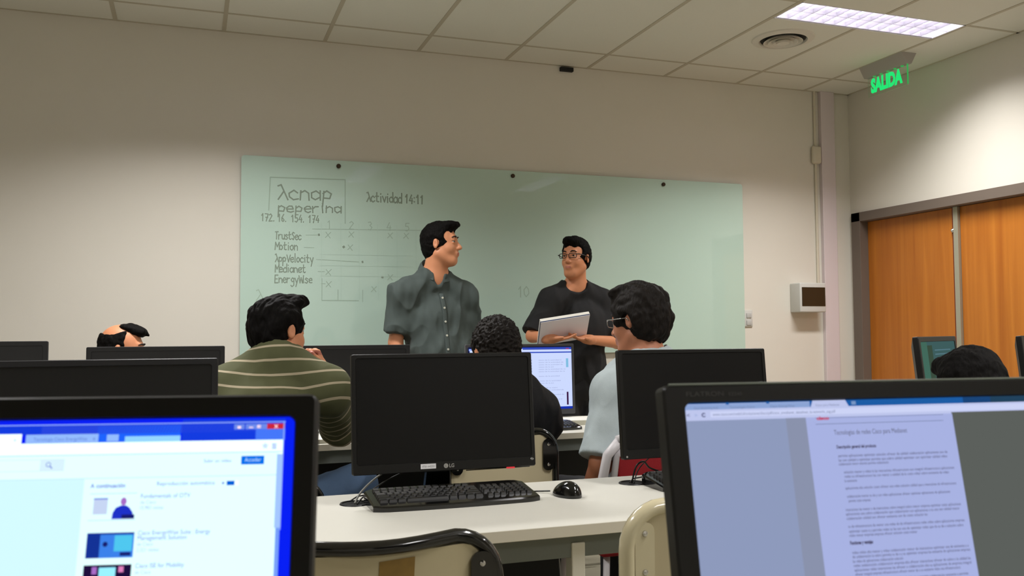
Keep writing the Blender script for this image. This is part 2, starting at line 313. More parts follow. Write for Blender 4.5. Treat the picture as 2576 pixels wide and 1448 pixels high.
def wall_items():
    # electrical box
    P = mat('grey_white_plastic', (206, 206, 200), .45)
    g = thing('electrical_box', (4.44, FY, 1.34), 'white electrical panel box with a dark window on the front wall', 'electrical box')
    m = MB(); m.box((4.281, FY-.12, 1.345), (4.516, FY, 1.565), P, .008, seg=3); m.build('housing', g, smooth=.6)
    m = MB(); m.box((4.298, FY-.123, 1.39), (4.508, FY-.116, 1.532), mat('smoked_window', (52, 42, 28), .25), .002); m.build('window_cover', g)
    g = thing('wall_socket', (3.90, FY, 1.25), 'small white double wall socket just right of the glass board', 'socket')
    m = MB(); m.box((3.868, FY-.012, 1.24), (3.938, FY, 1.362), P, .004); m.build('face_plate', g, smooth=.6)
    for z in (1.268, 1.322): m = MB(); m.box((3.882, FY-.018, z-.018), (3.924, FY-.010, z+.018), mat('socket_module', (190, 190, 186), .5), .003); m.build('module', g, smooth=.6)
    m = MB(); m.box((2.402, FY-.03, 3.02), (2.498, FY, 3.048), BLKM, .003); tag(m.build('wall_sensor', loc=(2.45, FY, 3.02)), 'tiny black box high on the front wall under the ceiling', 'sensor')
    # air diffuser
    g = thing('air_vent', (3.53, 4.72, CZ), 'round white ceiling air diffuser beside the lamp', 'air vent')
    V = mat('vent_white', (220, 214, 202), .5)
    m = MB(); m.lathe([(.195, 0), (.19, -.008), (.15, -.016), (.142, -.004), (.142, .0)], V, 48, M=Matrix.Translation((3.53, 4.72, CZ))); m.build('outer_ring', g, smooth=.6)
    m = MB(); m.lathe([(.001, -.0045), (.14, -.0045), (.14, -.003), (.001, -.003)], mat('vent_dark', (22, 18, 14), .8), 48, M=Matrix.Translation((3.53, 4.72, CZ))); m.build('throat', g)
    for r, z in ((.118, -.022), (.088, -.026), (.058, -.03)):
        m = MB(); m.lathe([(r-.022, z+.016), (r, z), (r+.004, z), (r-.018, z+.018)], V, 48, M=Matrix.Translation((3.53, 4.72, CZ))); m.build('louvre_ring', g, smooth=.6)
    m = MB(); m.lathe([(.04, -.012), (.038, -.032), (.001, -.036)], V, 32, M=Matrix.Translation((3.53, 4.72, CZ))); m.build('centre_cap', g, smooth=.6)
    # exit sign
    g = thing('exit_sign', (4.5, 4.88, CZ), 'green illuminated acrylic SALIDA exit sign hanging from the ceiling', 'exit sign')
    m = MB(); m.prism([(-.065, 0), (.065, 0), (.022, -.075), (-.022, -.075)], .40, mat('sign_bracket', (176, 170, 164), .5), frame((1, 0, 0), (0, -1, 0), (0, 0, 1), (4.5, 5.08, CZ))); m.build('bracket', g)
    AC = bpy.data.materials.new('clear_acrylic'); AC.use_nodes = True; nt = AC.node_tree; b = nt.nodes['Principled BSDF']
    b.inputs['Base Color'].default_value = (.86, .97, .88, 1); b.inputs['Transmission Weight'].default_value = 1; b.inputs['Roughness'].default_value = .03; b.inputs['IOR'].default_value = 1.15
    m = MB(); m.box((4.497, 4.695, 2.845), (4.503, 5.065, 2.99), AC); m.build('acrylic_panel', g)
    GE = emi('green_led', (40, 235, 120), .95)
    vs, fs = text_geo('SALIDA', .128, .0085); xs = [v[0] for v in vs]; w = max(xs)-min(xs)
    m = MB(); m.raw([((v[0]-min(xs))*.30/w, v[1], 0) for v in vs], fs, GE, frame((0, -1, 0), (0, 0, 1), (-1, 0, 0), (4.4955, 5.035, 2.876))); o = m.build('lettering', g); o['label'] = 'glowing green letters SALIDA'
    m = MB(); m.box((4.4965, 4.690, 2.85), (4.5035, 4.697, 2.985), emi('green_led_edge', (70, 190, 95), .7)); m.build('edge_glow', g)
    for k in range(5):
        m = MB(); y = 5.0-.065*k; m.box((4.490, y-.008, 2.978), (4.510, y+.008, 2.99), emi('green_led_edge', (70, 190, 95), .7), .003); m.build('led', g)
wall_items()

# ------------------------------------------------------------------ lamps
def lamp(cx, cy, along_x, label, watts=LAMP_W, spread=SPREAD):
    L, Wd = 1.2, .27
    g = thing('ceiling_light', (cx, cy, CZ), label, 'ceiling light', 'recessed louvred ceiling lights')
    M = Matrix.Translation((cx, cy, CZ)) @ (Matrix.Identity(4) if along_x else Matrix.Rotation(PI/2, 4, 'Z'))
    fr = mat('lamp_frame', (240, 240, 246), .3)
    lv = mat('lamp_louvre', (226, 223, 234), .3, metal=.4)
    m = MB(); H = .085; lo = -.003
    m.box((-L/2, -Wd/2, lo), (-L/2+.010, Wd/2, H), fr, M=M); m.box((L/2-.010, -Wd/2, lo), (L/2, Wd/2, H), fr, M=M)
    m.box((-L/2, -Wd/2, lo), (L/2, -Wd/2+.006, H), fr, M=M); m.box((-L/2, Wd/2-.006, lo), (L/2, Wd/2, H), fr, M=M); m.build('frame', g)
    m = MB(); m.box((-L/2+.01, -Wd/2+.006, H-.006), (L/2-.01, Wd/2-.006, H), mat('lamp_reflector', (225, 222, 238), .2, metal=.6), M=M); m.build('reflector', g)
    for s in (-1, 1):
        m = MB(); m.tube([(-L/2+.02, s*.064, .046), (L/2-.02, s*.064, .046)], .013, emi('fluorescent_tube', (255, 250, 255), 9.0), 12, M=M); m.build('tube', g, smooth=3)
    def trough(w, along):
        """parabolic section, wide at the top"""
        h = .026 if w < .008 else .030
        return [(-w, h), (-w*.45, h/2), (-.0015, .0), (.0015, .0), (w*.45, h/2), (w, h)]
    m = MB()
    for yy in (-Wd/2+.012, 0, Wd/2-.012): m.prism(trough(.007, 0), L-.02, lv, M @ frame((0, 1, 0), (-1, 0, 0), (0, 0, 1), (L/2-.01, yy, 0)))
    m.build('spine', g)
    for k in range(1, 14):
        x = -L/2+.016+(L-.032)*k/14
        m = MB(); m.prism(trough(.010, 0), Wd-.02, lv, M @ Matrix.Translation((x, -Wd/2+.01, .001))); m.build('louvre_blade', g)
    ld = bpy.data.lights.new('lamp_light', 'AREA'); ld.shape = 'RECTANGLE'; ld.size = L-.06; ld.size_y = Wd-.04; ld.energy = watts; ld.color = LAMP_COL
    ld.spread = math.radians(spread)
    lo = bpy.data.objects.new('lamp_light', ld); COL.objects.link(lo); lo.parent = g; lo.location = (0, 0, -.006)
    lo.rotation_euler = (0, 0, 0 if along_x else PI/2)
lamp(3.833, 4.279, True, 'recessed ceiling light with a bright louvred grille near the exit sign')
lamp(1.88, 1.0, False, 'recessed ceiling light running front to back above the middle of the room', 38, 155)
lamp(.173, 4.279, True, 'recessed ceiling light above the glass board, left of the standing men', 44)
lamp(-1.1, 2.2, False, 'recessed ceiling light above the left end of the desks', 36, 150)
lamp(1.88, -1.45, False, 'recessed ceiling light above the rear of the room', 28, 150)
lamp(4.1, 1.0, False, 'recessed ceiling light near the right wall behind the door', 32, 150)

# ------------------------------------------------------------------ desks
def desk(x0, x1, y0, label, modesty=False, mid=None):
    g = thing('desk', ((x0+x1)/2, y0+.3, 0), label, 'desk', 'white laminate computer desks')
    m = MB(); m.box((x0+.002, y0, .722), (x1-.002, y0+.6, .75), LAM, .0015); m.build('desk_top', g)
    m = MB(); m.box((x0+.002, y0-.0012, .7235), (x1-.002, y0+.0005, .7485), LAMEDGE); m.build('edge_band', g)
    m = MB(); m.box((x0+.03, y0+.035, .665), (x1-.03, y0+.06, .722), GRNMET, .002); m.build('front_rail', g)
    m = MB(); m.box((x0+.03, y0+.54, .665), (x1-.03, y0+.565, .722), GRNMET, .002); m.build('rear_rail', g)
    for x in (x0+.03, x1-.07)+((mid,) if mid else ()):
        for yy in (y0+.03, y0+.53):
            m = MB(); m.box((x, yy, 0), (x+.035, yy+.04, .70), WHMET, .003); m.build('leg', g)
    if modesty:
        m = MB(); m.box((x0+.07, y0+.50, .12), (x1-.07, y0+.515, .665), BLKM); o = m.build('black_panel', g); o['label'] = 'black panel added to darken the space under the desk'
    if mid:
        m = MB(); m.box((x0+.07, y0+.50, .10), (mid+.16, y0+.515, .665), BLKM); o = m.build('black_panel', g); o['label'] = 'black panel added to darken the space under the desk'  # added sheet that blackens the space under the desk, no real desk part
    return g
def grommet(g, x, y):
    m = MB(); m.lathe([(.001, .7502), (.034, .7502), (.034, .7506), (.001, .7506)], mat('hole_dark', (6, 6, 6), .9), 28, M=Matrix.Translation((x, y, 0))); m.build('cable_hole', g)
    m = MB(); m.lathe([(.034, .7502), (.035, .7535), (.039, .7535), (.041, .7502)], GREYPL, 32, M=Matrix.Translation((x, y, 0))); m.build('grommet', g, smooth=.6)
d2a = desk(-1.85, -.05, 1.967, 'middle-row white desk at the left end of the row')
d2b = desk(-.05, 1.76, 1.967, 'middle-row white desk with the keyboard and mouse', mid=.862)
d2c = desk(1.76, 3.56, 1.967, 'middle-row white desk at the right end of the row')
d1a = desk(-1.72, .08, 3.765, 'front-row white desk at the left end of the row', True)
d1b = desk(.08, 2.12, 3.765, 'front-row white desk in the centre before the standing men', True)
d0 = desk(-.95, 1.05, .17, 'nearest white desk under the two lit monitors')
grommet(d2b, .417, 2.415); grommet(d2b, 1.25, 2.437)

# ------------------------------------------------------------------ monitors
def monitor(O, yaw, tilt, Wm, Hm, bz, base_y, label, scr=None, content=None, bezel=None, back_logo=False, extra=None, group='computer monitors', desk_z=.75, chin=None, thick=.035, name='computer_monitor'):
    """O: top-left corner of the front face in the world; yaw turns the right side away; tilt leans it back"""
    bezel = bezel or BLK; scr = scr or SCROFF
    bl, bt, bb = bz; chin = chin if chin is not None else bb
    X = Vector((math.cos(yaw), math.sin(yaw), 0)); B = Vector((-math.sin(yaw), math.cos(yaw), 0))
    D = Vector((0, 0, -1))*math.cos(tilt)-B*math.sin(tilt); N = X.cross(D)   # N points back from the viewer
    if N.dot(B) < 0: N = -N
    O = Vector(O); M = frame(X, N, -D, O)     # local x right, y into the housing, z up; top-left at 0
    cb = O+X*Wm/2+D*Hm/2+N*.09; base = Vector((cb.x, cb.y, desk_z))
    g = thing(name, base, label, 'monitor', group)
    m = MB()
    ring = [(0, 0), (Wm, 0), (Wm, -Hm), (0, -Hm)]
    inn = [(bl, -bt), (Wm-bl, -bt), (Wm-bl, -Hm+chin), (bl, -Hm+chin)]
    def loop(c, ins, y): 
        x0, z1, x1, z0 = c[0][0]+ins, c[0][1]-ins, c[2][0]-ins, c[2][1]+ins
        return [(x, y, z) for x, z in rrect(x0, z0, x1, z1, max(.001, .006-ins if ins < .004 else .002), 4)]
    loops = [loop(inn, 0, .003), loop(inn, -.0012, 0), loop(ring, .0018, 0), loop(ring, 0, .003), loop(ring, 0, thick*.55), loop(ring, .03, thick)]
    n = len(loops[0]); vs = [v for l in loops for v in l]; fs = []
    for i in range(len(loops)-1):
        for k in range(n): fs.append((i*n+k, i*n+(k+1) % n, (i+1)*n+(k+1) % n, (i+1)*n+k))
    fs.append(tuple(range((len(loops)-1)*n, len(loops)*n)))
    m.raw(vs, fs, bezel, M)
    m.box((Wm*.22, thick*.7, -Hm*.8), (Wm*.78, thick+.022, -Hm*.2), bezel, .008, M)
    m.build('housing', g, smooth=.5)
    m = MB(); q = inn; m.raw([(x, .0025, z) for x, z in q], [(0, 1, 2, 3)], scr, M)
    if content: content(m, M)
    m.build('screen', g)
    # stand
    mid = O+X*Wm/2+D*Hm*.62+N*(thick+.018)
    m = MB(); bx = base+B*.02
    Mn = frame(X, B, (0, 0, 1), (bx.x, bx.y, desk_z))
    hb = mid.z-desk_z; off = (mid-bx).dot(B)
    vs = []; 
    for z, yy, w in ((.008, .0, .036), (hb*.5, off*.4, .032), (hb, off, .034)):
        vs += [(-w, yy-.011, z), (w, yy-.011, z), (w, yy+.011, z), (-w, yy+.011, z)]
    fs = [(0, 3, 2, 1), (8, 9, 10, 11)]+[(i*4+k, i*4+(k+1) % 4, i*4+4+(k+1) % 4, i*4+4+k) for i in range(2) for k in range(4)]
    m.raw(vs, fs, BLKG, Mn); m.build('stand_neck', g)
    m = MB(); m.lathe([(.125, 0), (.125, .004), (.11, .011), (.001, .013)], BLKG, 40, Mn, 1, .72); m.build('stand_base', g, smooth=.6)
    if extra: extra(g, M, Wm, Hm)
    return g
def rect(m, M, W, u0, v0, u1, v1, mt, layer=1, right=True):
    """u from the left edge, v down from the top edge of the housing"""
    y = .0025-.00012*layer
    m.raw([(u0, y, -v0), (u1, y, -v0), (u1, y, -v1), (u0, y, -v1)], [(0, 1, 2, 3)], mt, M)
def stext(m, M, t, u, v, size, wd, mt, layer=4, bold=0.0):
    """text with its baseline at v, squeezed to the width wd"""
    vs, fs = text_geo(t, size, bold); xs = [p[0] for p in vs]; k = wd/(max(xs)-min(xs)); y = .0025-.00012*layer
    m.raw([(u+(p[0]-min(xs))*k, y, -v+p[1]) for p in vs], fs, mt, M)

def E(n, c, s=1.0): return emi('screen_'+n, c, s)
# ---- left near monitor : browser page, seen at a slight angle
def content_left(m, M):
    Wm = .51
    R = lambda u1, v0, u0, v1, mt, l=1: rect(m, M, Wm, Wm-u1, v0, Wm-u0, v1, mt, l)   # u measured from the right edge
    R(.494, .0172, .0164, .30, E('deep_blue', (8, 30, 235), 1.1))
    R(.494, .0205, .0232, .028, E('title_blue', (40, 70, 225)), 2); R(.494, .0205, .0232, .0212, E('line_blue', (150, 180, 255)), 3)
    R(.099, .0185, .0232, .0345, E('title_blue2', (20, 60, 225)), 2); R(.16, .022, .10, .0345, E('glow_blue', (30, 100, 255)), 2)
    R(.14, .030, .10, .0345, E('glow_cyan', (150, 215, 255)), 3); R(.494, .0212, .20, .028, E('title_blue2', (20, 60, 225)), 3)
    R(.045, .026, .0232, .0345, E('corner_blue', (70, 120, 250)), 3)
    R(.494, .0272, .2135, .035, E('tab_white', (235, 255, 255), 1.3), 4); R(.2105, .0278, .159, .034, E('tab_blue', (150, 190, 255)), 4); R(.153, .0285, .1445, .0335, E('tab_blue', (150, 190, 255)), 4)
    stext(m, M, 'Tecnologia Cisco EnergyWise', Wm-.205, .0325, .0035, .038, E('txt_tab', (90, 120, 215)), 5); stext(m, M, 'x', Wm-.163, .0325, .004, .002, E('txt_tab', (90, 120, 215)), 5); stext(m, M, 'x', Wm-.219, .0325, .004, .002, E('txt_tab', (90, 120, 215)), 5)
    R(.494, .0342, .0245, .300, E('toolbar', (232, 255, 255), 1.25), 3)
    R(.494, .0428, .0250, .0436, E('rule', (190, 225, 250)), 5); R(.494, .0436, .0275, .30, E('page', (222, 255, 255), 1.15), 4)
    R(.494, .060, .166, .30, E('page_left', (205, 242, 255), 1.1), 5); R(.494, .060, .0285, .0606, E('rule2', (198, 235, 250)), 6)
    R(.0285, .045, .0240, .0985, E('scroll', (165, 200, 255)), 6); R(.0245, .0985, .0164, .30, E('deep_blue', (8, 30, 235), 1.1), 7); R(.0275, .0985, .0245, .30, E('scroll2', (120, 160, 250)), 7)
    R(.0245, .0205, .0238, .10, E('line_blue', (150, 180, 255)), 7)
    BT = E('txt', (110, 130, 225)); BT2 = E('txt_light', (165, 190, 240))
    R(.061, .0222, .0535, .0262, E('btn', (110, 140, 235)), 5); R(.0525, .0222, .0368, .0262, E('btn', (110, 140, 235)), 5); R(.0368, .0222, .0236, .0262, E('close_red', (205, 40, 60)), 5)
    stext(m, M, 'x', Wm-.0315, .0257, .006, .0030, E('w', (255, 220, 230), 1.2), 6); R(.0500, .0245, .0470, .0252, E('w'  , (255, 220, 230)), 6); R(.0440, .0232, .0415, .0253, E('w', (255, 220, 230)), 6); R(.0428, .0238, .042, .0248, E('btn', (110, 140, 235)), 7); R(.0585, .0238, .056, .0255, E('w', (255, 220, 230)), 6)
    for v in (.0372, .0387, .0402): R(.0325, v, .0292, v+.0008, BT, 6)
    for k in range(5):
        a = PI/2+k*2*PI/5; b_ = a+2*PI*2/5; c = (Wm-.0375, .0388)
        p, q = Vector((c[0]+.0022*math.cos(a), c[1]-.0022*math.sin(a), 0)), Vector((c[0]+.0022*math.cos(b_), c[1]-.0022*math.sin(b_), 0)); d = (q-p).normalized(); nn = Vector((-d.y, d.x, 0))*.0002
        m.raw([((x.x), .0018, -x.y) for x in (p-nn, q-nn, q+nn, p+nn)], [(0, 1, 2, 3)], BT2, M)
    R(.494, .0458, .1817, .0464, E('rule3', (215, 235, 250)), 6); R(.494, .0540, .1817, .0546, E('rule3', (215, 235, 250)), 6); R(.1985, .0458, .1812, .0546, E('btn_pale', (215, 240, 250), 1.05), 6)
    vs = []; cx, cy, rr = Wm-.1925, .0497, .0018
    for a in range(17):
        for r_ in (rr, rr*.72): vs.append((cx+r_*math.cos(a*PI/8), .0017, -(cy+r_*math.sin(a*PI/8))))
    m.raw(vs, [(2*i, 2*i+1, 2*i+3, 2*i+2) for i in range(16)], BT, M); m.raw([(cx+.001, .0017, -(cy+.0015)), (cx+.0016, .0017, -(cy+.0009)), (cx+.0032, .0017, -(cy+.0026)), (cx+.0026, .0017, -(cy+.0032))], [(0, 1, 2, 3)], BT, M)
    R(.0546, .0460, .0378, .0523, E('button_blue', (0, 112, 235)), 6); stext(m, M, 'Acceder', Wm-.0520, .0502, .0042, .012, E('btn_txt', (180, 220, 255), 1.1), 7)
    stext(m, M, 'Subir un vídeo', Wm-.0817, .0503, .0036, .020, BT, 7)
    stext(m, M, 'A continuación', Wm-.1613, .0672, .0046, .0247, BT, 7, .0001); stext(m, M, 'Reproducción automática', Wm-.1142, .0664, .0043, .0414, BT, 7)
    for k in range(12): pass
    m.lathe([(.0009, 0), (.0009, .00001)], BT, 10, M @ frame((1, 0, 0), (0, 0, 1), (0, -1, 0), (Wm-.0668, .0017, -.0655)))
    R(.0642, .0640, .0580, .0672, E('toggle', (0, 95, 215)), 7); R(.0585, .0638, .0555, .0674, E('w2', (235, 255, 255), 1.25), 8)
    R(.1610, .0712, .1278, .0716, BT2, 7); R(.1610, .0900, .1278, .0904, BT2, 7)
    R(.1580, .0745, .1480, .0755, BT, 7); R(.1580, .0755, .1480, .086, E('thumb_pale', (200, 215, 245)), 7)
    m.lathe([(.0036, 0), (.0036, .00001)], E('pink', (225, 130, 190)), 20, M @ frame((1, 0, 0), (0, 0, 1), (0, -1, 0), (Wm-.153, .0017, -.0810)))
    m.lathe([(.0026, 0), (.0026, .00001)], E('pink2', (215, 180, 235)), 20, M @ frame((1, 0, 0), (0, 0, 1), (0, -1, 0), (Wm-.153, .00168, -.0810)))
    # little figure in a blue shirt on the first thumbnail
    pts = [(.1445, .0895), (.1440, .0850), (.1420, .0815), (.1385, .0800), (.1350, .0800), (.1325, .0815), (.1300, .0850), (.1290, .0895)]
    m.raw([(Wm-u, .0016, -v) for u, v in pts], [tuple(range(len(pts)))], E('shirt_blue', (30, 50, 200)), M)
    m.lathe([(.0021, 0), (.0021, .00001)], E('tiny_face', (170, 110, 200)), 16, M @ frame((1, 0, 0), (0, 0, 1.35), (0, -1, 0), (Wm-.1368, .0015, -.0772)))
    R(.1375, .0865, .1285, .0895, E('dark_tag', (25, 30, 110)), 9)
    R(.1603, .0990, .1274, .1165, E('thumb_blue', (60, 130, 235)), 7); R(.1603, .0990, .151, .1165, E('thumb_navy', (20, 50, 150)), 8); R(.1603, .099, .1274, .1003, E('thumb_navy', (20, 50, 150)), 8); R(.141, .101, .1285, .112, E('thumb_cyan', (80, 200, 240)), 8)
    m.lathe([(.0018, 0), (.0018, .00001)], E('dark_tag', (25, 30, 110)), 14, M @ frame((1, 0, 0), (0, 0, 1), (0, -1, 0), (Wm-.1472, .0014, -.1070))); R(.1365, .1128, .129, .1152, E('dark_tag', (25, 30, 110)), 9)
    R(.1608, .1212, .1277, .140, E('thumb_dark', (30, 15, 60)), 7); R(.1500, .123, .1385, .140, E('thumb_screen', (150, 235, 255), 1.1), 8)
    R(.155, .1225, .1515, .1275, E('tiny_face', (170, 110, 200)), 8); R(.1365, .1225, .133, .1265, E('pink', (225, 130, 190)), 8)
    for t, v, w, c, s in (('Fundamentals of OTV', .0752, .0352, BT, .0046), ('de Cisco', .0793, .011, BT2, .0038), ('10,983 visitas', .0832, .0165, BT2, .0038),
                       ('Cisco EnergyWise Suite : Energy', .1012, .0510, BT, .0046), ('Management Solution', .1048, .0345, BT, .0046), ('de Cisco', .1088, .011, BT2, .0038), ('2,321 visitas', .1128, .0155, BT2, .0038),
                       ('Cisco ISE for Mobility', .1240, .034, BT, .0046), ('de Cisco', .1282, .011, BT2, .0038)):
        stext(m, M, t, Wm-.1250, v, s, w, c, 7)
# ---- right near monitor : document in a browser
def content_right(m, M):
    R = lambda u0, v0, u1, v1, mt, l=1: rect(m, M, .51, u0, v0, u1, v1, mt, l)
    R(.0199, .0165, .49, .0235, E('r_bar_blue', (28, 92, 165))); R(.33, .0165, .49, .0225, E('r_bar_dark', (34, 66, 92)), 2); R(.30, .0165, .33, .0225, E('r_bar_mid', (26, 68, 120)), 2)
    R(.0199, .0175, .1405, .0235, E('r_tab', (140, 164, 212)), 3); R(.0199, .0172, .1405, .0177, E('r_tab_lit', (172, 188, 228)), 4)
    m.raw([(.1405, .0020, -.0235), (.1435, .0020, -.0165), (.1765, .0020, -.0165), (.1800, .0020, -.0235)], [(3, 2, 1, 0)], E('r_toolbar', (190, 198, 236)), M)
    R(.1825, .0178, .187, .021, E('r_newtab', (120, 150, 195)), 4)
    R(.0199, .0222, .49, .0318, E('r_toolbar', (190, 198, 236)), 4); R(.043, .0240, .45, .0292, E('r_omni', (205, 212, 246)), 5)
    TX = E('r_txt', (112, 122, 158)); TK = E('r_txt_dark', (72, 68, 96))
    stext(m, M, 'www.cisco.com/web/LA/soluciones/docs/pdf/cisco_smedianet_datasheet_la-networks_aag.pdf', .045, .0278, .0036, .120, TX, 6)
    for u, t in ((.028, 'Cisco Networking Acad...'), (.062, 'Tecnologia Cisco'), (.101, 'Cisco EnergyWise'), (.146, 'Cisco para Medianet')): stext(m, M, t, u, .0216, .0026, .024, TX, 6)
    for u in (.0585, .0975): R(u, .0163, u+.003, .0182, E('r_bar_blue', (28, 92, 165)), 6)
    stext(m, M, '<', .0205, .0285, .005, .003, E('r_nav', (40, 40, 90)), 6); stext(m, M, 'C', .0345, .0285, .0048, .0035, E('r_nav', (40, 40, 90)), 6, .0002); stext(m, M, '>', .028, .0285, .0045, .0025, E('r_tab', (140, 164, 212)), 6)
    R(.0199, .0316, .49, .31, E('r_grey', (142, 154, 188)), 4); R(.285, .0304, .49, .31, E('r_grey_dark', (92, 96, 92)), 5); R(.115, .0316, .145, .31, E('r_grey2', (138, 146, 172)), 5)
    R(.1345, .0316, .2855, .31, E('r_page', (168, 178, 226)), 6); R(.1440, .0322, .276, .0326, TX, 7)
    stext(m, M, 'cisco', .1452, .0339, .0042, .0125, E('r_red', (200, 50, 80)), 7, .0002); R(.1435, .0376, .275, .0381, TX, 7)
    stext(m, M, 'Tecnologías de redes Cisco para Medianet', .1608, .0478, .0062, .0745, E('r_title', (88, 88, 108)), 7)
    stext(m, M, 'Descripción general del producto', .1614, .0600, .0040, .040, TK, 7, .00015)
    words = 'las redes son una solución integral que permite a su empresa ofrecer video de alta calidad y optimizar aplicaciones de colaboración interactivas sobre la infraestructura existente con menor costo'.split()
    rows = [(.1619, .2738, .0677), (.1617, .2729, .0716), (.1612, .2115, .0750), (.1653, .2783, .0822), (.1655, .2720, .0860), (.1649, .177, .0898), (.1647, .2778, .0962), (.1651, .2700, .1034), (.1661, .188, .1072),
            (.1622, .2790, .1148), (.1617, .2770, .1185), (.1619, .243, .1223), (.1624, .2800, .1291), (.1625, .2780, .1333), (.1623, .230, .1368), (.1628, .2800, .1513), (.1627, .2810, .1548), (.1624, .212, .1586), (.1627, .280, .1622), (.1628, .28, .1659), (.163, .268, .1695), (.168, .275, .175), (.165, .28, .179), (.165, .24, .183)]
    rnd = random.Random(3)
    for a, b, v in rows:
        t = ''
        while len(t) < (b-a)*820: t += rnd.choice(words)+' '
        stext(m, M, t.strip(), a, v, .0036, b-a, TK, 7)
    stext(m, M, 'Funciones y ventajas', .1621, .1433, .0042, .0225, TK, 7, .0002)
def extra_power(g, M, Wm, Hm): pass
def extra_flatron(g, M, Wm, Hm):
    m = MB(); vs, fs = text_geo('FLATRON', .0058); k = .036/max(v[0] for v in vs)
    FT = mat('bezel_print', (58, 58, 58), .5)
    m.raw([(.0205+v[0]*k, -.0003, -.0105+v[1]) for v in vs], fs, FT, M)
    vs, fs = text_geo('E2240', .0042); k = .013/max(v[0] for v in vs); m.raw([(.061+v[0]*k, -.0003, -.0105+v[1]) for v in vs], fs, FT, M); o = m.build('bezel_lettering', g); o['label'] = 'dim grey letters FLATRON'
    m = MB(); m.tube([(.006, .0015, .0002), (.504, .0015, .0002)], .0011, mat('rim_highlight', (120, 128, 120), .1), 8, M); m.build('top_rim', g)  # highlight on the glossy black top edge, painted as a pale tube
def extra_lg(g, M, Wm, Hm):
    m = MB(); Z = -Hm+.0135; x = .252
    m.lathe([(.0062, 0), (.0062, .0006)], SILV, 24, M @ frame((1, 0, 0), (0, 0, 1), (0, -1, 0), (x, 0, Z)))
    vs, fs = text_geo('LG', .0135, .0003); m.raw([(x+.0085+v[0]*.9, -.0006, Z-.0045+v[1]) for v in vs], fs, SILV, M)
    vs, fs = text_geo('L', .006); m.raw([(x-.002+v[0], -.0008, Z-.002+v[1]) for v in vs], fs, BLK, M)
    o = m.build('logo', g); o['label'] = 'silver round logo with letters LG'
    m = MB(); m.box((.182, -.0006, Z-.0055), (.224, .0002, Z+.0075), STICK, M=M); vs, fs = text_geo('IT51-H232', .0072); k = .034/max(v[0] for v in vs)
    m.raw([(.186+v[0]*k, -.0008, Z-.0018+v[1]) for v in vs], fs, INK, M); o = m.build('sticker', g); o['label'] = 'small white inventory sticker'
    m = MB()
    for k in range(6): a, b = k*PI/3, (k+1)*PI/3; m.tube([(Wm-.011+.004*math.cos(a), -.0004, Z+.006+.004*math.sin(a)*.7), (Wm-.011+.004*math.cos(b), -.0004, Z+.006+.004*math.sin(b)*.7)], .0006, SILV, 5, M)
    m.box((Wm-.0145, -.0006, Z+.0055), (Wm-.0075, 0, Z+.0068), SILV, M=M); m.build('corner_emblem', g)
    m = MB(); m.tube([(.31, .006, -Hm-.002), (.495, .006, -Hm-.001)], .0015, BLKG, 6, M); m.build('control_strip', g)
    m = MB(); m.box((.425, .001, -Hm-.004), (.450, .005, -Hm+.001), emi('power_led', (235, 70, 75), .8), .002, M); o = m.build('power_light', g); o['label'] = 'red power light'

XL = Vector((math.cos(-.252), math.sin(-.252), 0))
monitor(Vector((.0918, .7, 1.1551))-XL*.51, -.252, .2152, .51, .32, (.0164, .0172, .03), 0, 'near left monitor with a bright white and blue web page', E('deep_blue', (8, 30, 235), 1.1), content_left, BLK)
monitor((.3899, .7, 1.154), -.1291, .1987, .51, .32, (.0199, .0165, .03), 0, 'near right monitor showing a lavender document page', E('r_grey', (142, 154, 188)), content_right, BLK, extra=extra_flatron)
monitor((.404, 2.405, 1.1465), -.008, .10, .512, .318, (.012, .012, .026), 0, 'switched-off black monitor with an LG logo on the middle desk', SCROFF, extra=extra_lg)
def extra_led(g, M, Wm, Hm):
    m = MB(); m.lathe([(.003, 0), (.003, .001)], SILV, 12, M @ frame((1, 0, 0), (0, 0, 1), (0, -1, 0), (.012, 0, -Hm+.008))); m.build('corner_emblem', g)
monitor((1.199, 2.42, 1.1485), 0, .09, .516, .322, (.013, .012, .028), 0, 'switched-off black monitor in front of the man in the pale polo', SCROFF, extra=extra_led)
monitor((-.445, 2.40, 1.143), -.015, .10, .512, .318, (.016, .016, .03), 0, 'switched-off grey-framed monitor directly behind the near left monitor', SCROFF2, bezel=GREYPL)
monitor((-.415, 4.2, 1.153), 0, .05, .56, .35, (.02, .02, .03), 0, 'black monitor hiding the face of the balding man', BLKM, bezel=BLKM)
monitor((-1.12, 4.2, 1.18), 0, .05, .56, .35, (.02, .02, .03), 0, 'black monitor at the far left edge of the front row', BLKM, bezel=BLKM)
monitor((.425, 4.2, 1.150), 0, .05, .56, .35, (.02, .02, .03), 0, 'black monitor right of the man in the striped sweater', BLKM, bezel=BLKM)
